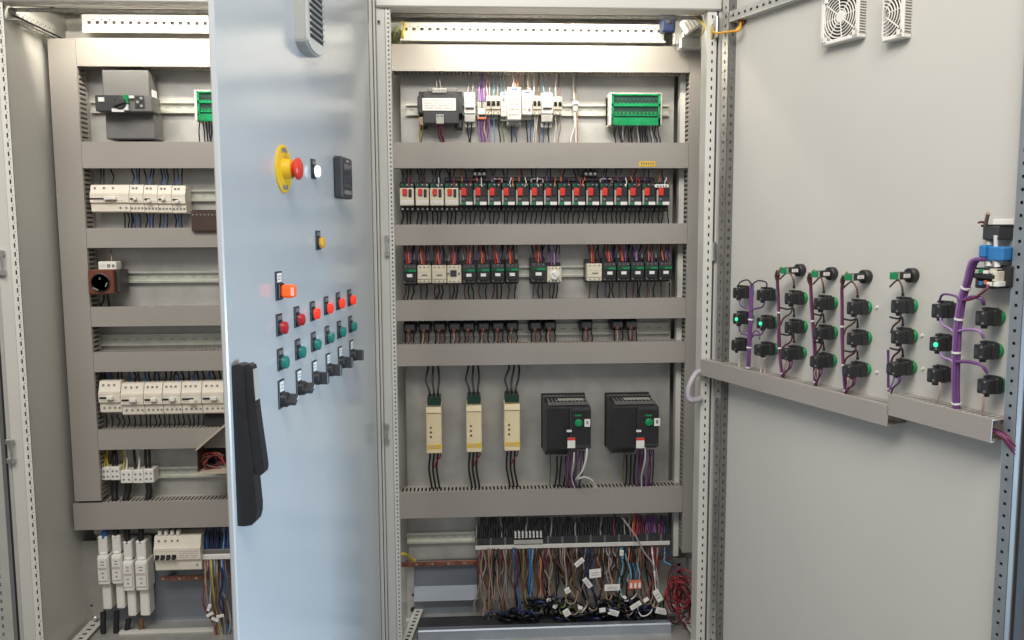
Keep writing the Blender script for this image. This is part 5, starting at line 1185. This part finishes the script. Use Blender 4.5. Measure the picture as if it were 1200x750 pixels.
harness(((1041,410,.045),(1041,430,.035),(1041,448,.03),(1042,459,.03)),.003,('purple','burgundy'),'short purple wires left of the fourth cylinder switch column',(.9,),
        br(1069,(358,393.5,430),1043)[:9] + [(((1052,440,.05),(1053,448,.05),(1044,456,.04)),'purple',.002),(((1048,438,.05),(1047,446,.05),(1042,456,.04)),'lilac',.002)])
harness(((1152,304,.06),(1143,305,.06),(1138,315,.055),(1134,330,.05),(1128,350,.045),(1123,380,.045),(1121,410,.045),(1120,445,.04),(1121,481,.03)),.0082,('purple','burgundy','purple','lilac','purple','burgundy'),'thick purple harness running down beside the open duct end',(.42,.60,.76,.97),
        [(((1127,355,.05),(1120,347,.055),(1105,345,.06),(1101,353,.05)),'purple',.0026),(((1102,372,.05),(1104,380,.05),(1114,386,.05),(1121,393,.045)),'lilac',.0028),(((1102,412,.05),(1104,418,.05),(1114,422,.05),(1120,428,.045)),'lilac',.0026),
         (((1128,352,.05),(1138,348,.055),(1150,350,.06),(1153,357,.05)),'purple',.0036),(((1124,388,.05),(1135,386,.055),(1148,388,.06),(1153,396,.05)),'lilac',.0032),(((1121,424,.05),(1135,424,.055),(1150,428,.06),(1157,437,.05)),'purple',.0034),
         (((1101,448,.05),(1102,458,.045),(1098,472,.03)),'pink',.0022),(((1152,462,.05),(1152,474,.045),(1150,488,.03)),'pink',.0024),(((1150,458,.05),(1153,470,.045),(1152,487,.03)),'white',.0020),(((1128,352,.05),(1140,350,.06),(1155,340,.065),(1158,334,.06)),'burgundy',.0026)])
# relay and plugs at the top right of the door
p = RF.pt(1180,324,0); t = thing('network_module', 'opened black module with coloured terminals at the top of the thick harness', 'module', RF, (p.x,0,p.z))
b = MB(RF); q = RF.rect(1170,311,1186,337,.03); b.fb(q,.0,.034,BLACK,.003); q = RF.rect(1142,321,1168,327,.055); b.fb(q,.03,.06,BLACK,.002); q = RF.rect(1142,314,1168,321,.05); b.fb(q,.0,.05,CHAR,.002); q = RF.rect(1142,327,1164,338,.05); b.fb(q,.0,.05,CHAR,.002); b.build('body', t)
b = MB(RF)
for i,(x,y,w_,h_,m) in enumerate(((1145,318,4,5,LGREY),(1150,318,4,5,GREEN),(1156,319,6,4,WHITE),(1163,318,5,6,CREAM),(1166,324,4,12,CREAM),(1150,332,4,5,BLUEC),(1155,331,4,5,WC['orange']),(1160,333,6,5,WHITE),(1146,331,3,6,BROWN),(1167,333,5,6,WHITE))):
    q = RF.rect(x-w_/2,y-h_/2,x+w_/2,y+h_/2,.056); b.fb(q,.03,.058+.001*(i % 3),m,.001)
b.build('terminals', t)
b = MB(RF); q = RF.rect(1155,289,1175,306,.05); b.fb(q,.01,.05,BLUEC,.003); q = RF.rect(1146,287,1154,302,.06); b.fb(q,.03,.06,BLUEC,.003)
b.tube([RF.pt(1158,306,.04),RF.pt(1158,313,.045)],.007,LABEL,8); b.tube([RF.pt(1168,306,.04),RF.pt(1169,313,.04)],.006,LABEL,8); tag(b.build('network_plug'), 'two joined blue cable plugs between black module and black socket', 'plug')
b = MB(RF); q = RF.rect(1151,265,1170,281,.045); b.fb(q,.0,.045,CHAR,.002); q = RF.rect(1149,263,1173,266,.04); b.fb(q,.0,.04,BLACK,.001)
b.tube([RF.pt(1160,281,.03),RF.pt(1159,290,.035)],.008,LGREY,8); b.tube([RF.pt(1167,276,.045),RF.pt(1167,290,.04)],.004,LABEL,8); b.tube([RF.pt(1155,265,.04),RF.pt(1156,258,.05),RF.pt(1158,250,.06)],.004,WC['tan'],6); b.tube([RF.pt(1157,262,.04),RF.pt(1150,260,.05),RF.pt(1147,261,.06)],.0025,WC['brown'],6)
tag(b.build('panel_socket'), 'small black socket with bare wire ends above the blue plugs', 'socket')
b = MB(RF); q = RF.rect(1163,257,1188,264,.004); b.fb(q,.0,.004,LABEL,.001); tag(b.build('mounting_strip'), 'short white strip on the door above the blue plugs', 'strip')
# spiral sleeve and earth lead at the hinge
pts = [CF.pt(822,434,FRONT+.01), CF.pt(815,438,FRONT+.02), CF.pt(808,452,FRONT+.03), CF.pt(806.5,464,FRONT+.03), CF.pt(811,469.5,FRONT+.03), CF.pt(822,467,FRONT+.01)]
b = MB(); P = [V(*p) for p in pts]; b.tube(P,.0080,TUBEM,12,8)
for i in range(len(P)-1):
    for k in range(5):
        c = P[i].lerp(P[i+1],(k+.5)/5); ax = (P[i+1]-P[i]).normalized(); b.rev(c-ax*.0012,ax,[(0,.0084),(.0012,.0091),(.0024,.0084)],TUBEM,12)
tag(b.build('spiral_sleeve'), 'pale lilac spiral sleeve bending out of the hinge side duct', 'cable sleeve')
p0 = RF.pt(868,25,.01); q0 = RF.inv @ (CF.m @ CF.pt(834,34,FRONT+.006)); b = MB(RF); b.tube([q0, q0*.7+RF.pt(850,36,.05)*.3+V(0,0,-.01), RF.pt(856,37,.04), RF.pt(866,35,.03), p0],.0034,AMBER,7); b.rev((p0.x,0,p0.z),(0,-1,0),[(0,.011),(.008,.011),(.012,.005),(.02,.005)],COPPER,12); b.tube([RF.pt(863,36,.03),RF.pt(868,32,.02)],.006,AMBER,8)
tag(b.build('earth_cable'), 'orange ended earth cable bridging post and right door', 'cable')
# tiny screw bosses on the right door
for i,(x,y,lb) in enumerate(((1128,385,'tiny white screw boss right of the purple harness, upper one'),(1128,420,'tiny white screw boss right of the purple harness, lower one'),(1028,360,'tiny white screw boss on the door, upper one by the key switches'),(1028,436,'tiny white screw boss on the door, lower one by the key switches'),(1081,393,'tiny white screw boss between fourth key column and harness, upper'),(1082,432,'tiny white screw boss between fourth key column and harness, lower'))):
    p = RF.pt(x,y,0); b = MB(RF); b.rev((p.x,0,p.z),(0,-1,0),[(0,.0035),(.004,.003)],WHITE,10); tag(b.build('screw_boss'), lb, 'screw', 'screw bosses on the right door')
# ================================================================== light
w = bpy.data.worlds.new('World'); S.world = w; w.use_nodes = True
bg = w.node_tree.nodes['Background']; bg.inputs['Color'].default_value = (.91,.915,.92,1); bg.inputs['Strength'].default_value = .44
def area(name, loc, target, sx, sy, power, col):
    L = bpy.data.lights.new(name, 'AREA'); L.shape = 'RECTANGLE'; L.size = sx; L.size_y = sy; L.energy = power; L.color = col
    o = bpy.data.objects.new(name, L); COL.objects.link(o); o.location = loc
    o.rotation_euler = (Vector(target)-Vector(loc)).to_track_quat('-Z','Y').to_euler(); return o
area('hall_ceiling_light', (-.5,-2.1,3.15), (.1,0,1.5), 3.0, 1.0, 100, (1,.955,.885))
area('window_light', (4.2,-2.6,.35), (-.40,-1.15,.25), 1.8, .7, 31, (.56,.775,1)).data.spread = R(60)
S.view_settings.view_transform = 'Standard'; S.view_settings.look = 'None'; S.view_settings.exposure = 0; S.view_settings.gamma = 1
S.render.engine = 'CYCLES'; S.cycles.max_bounces = 8
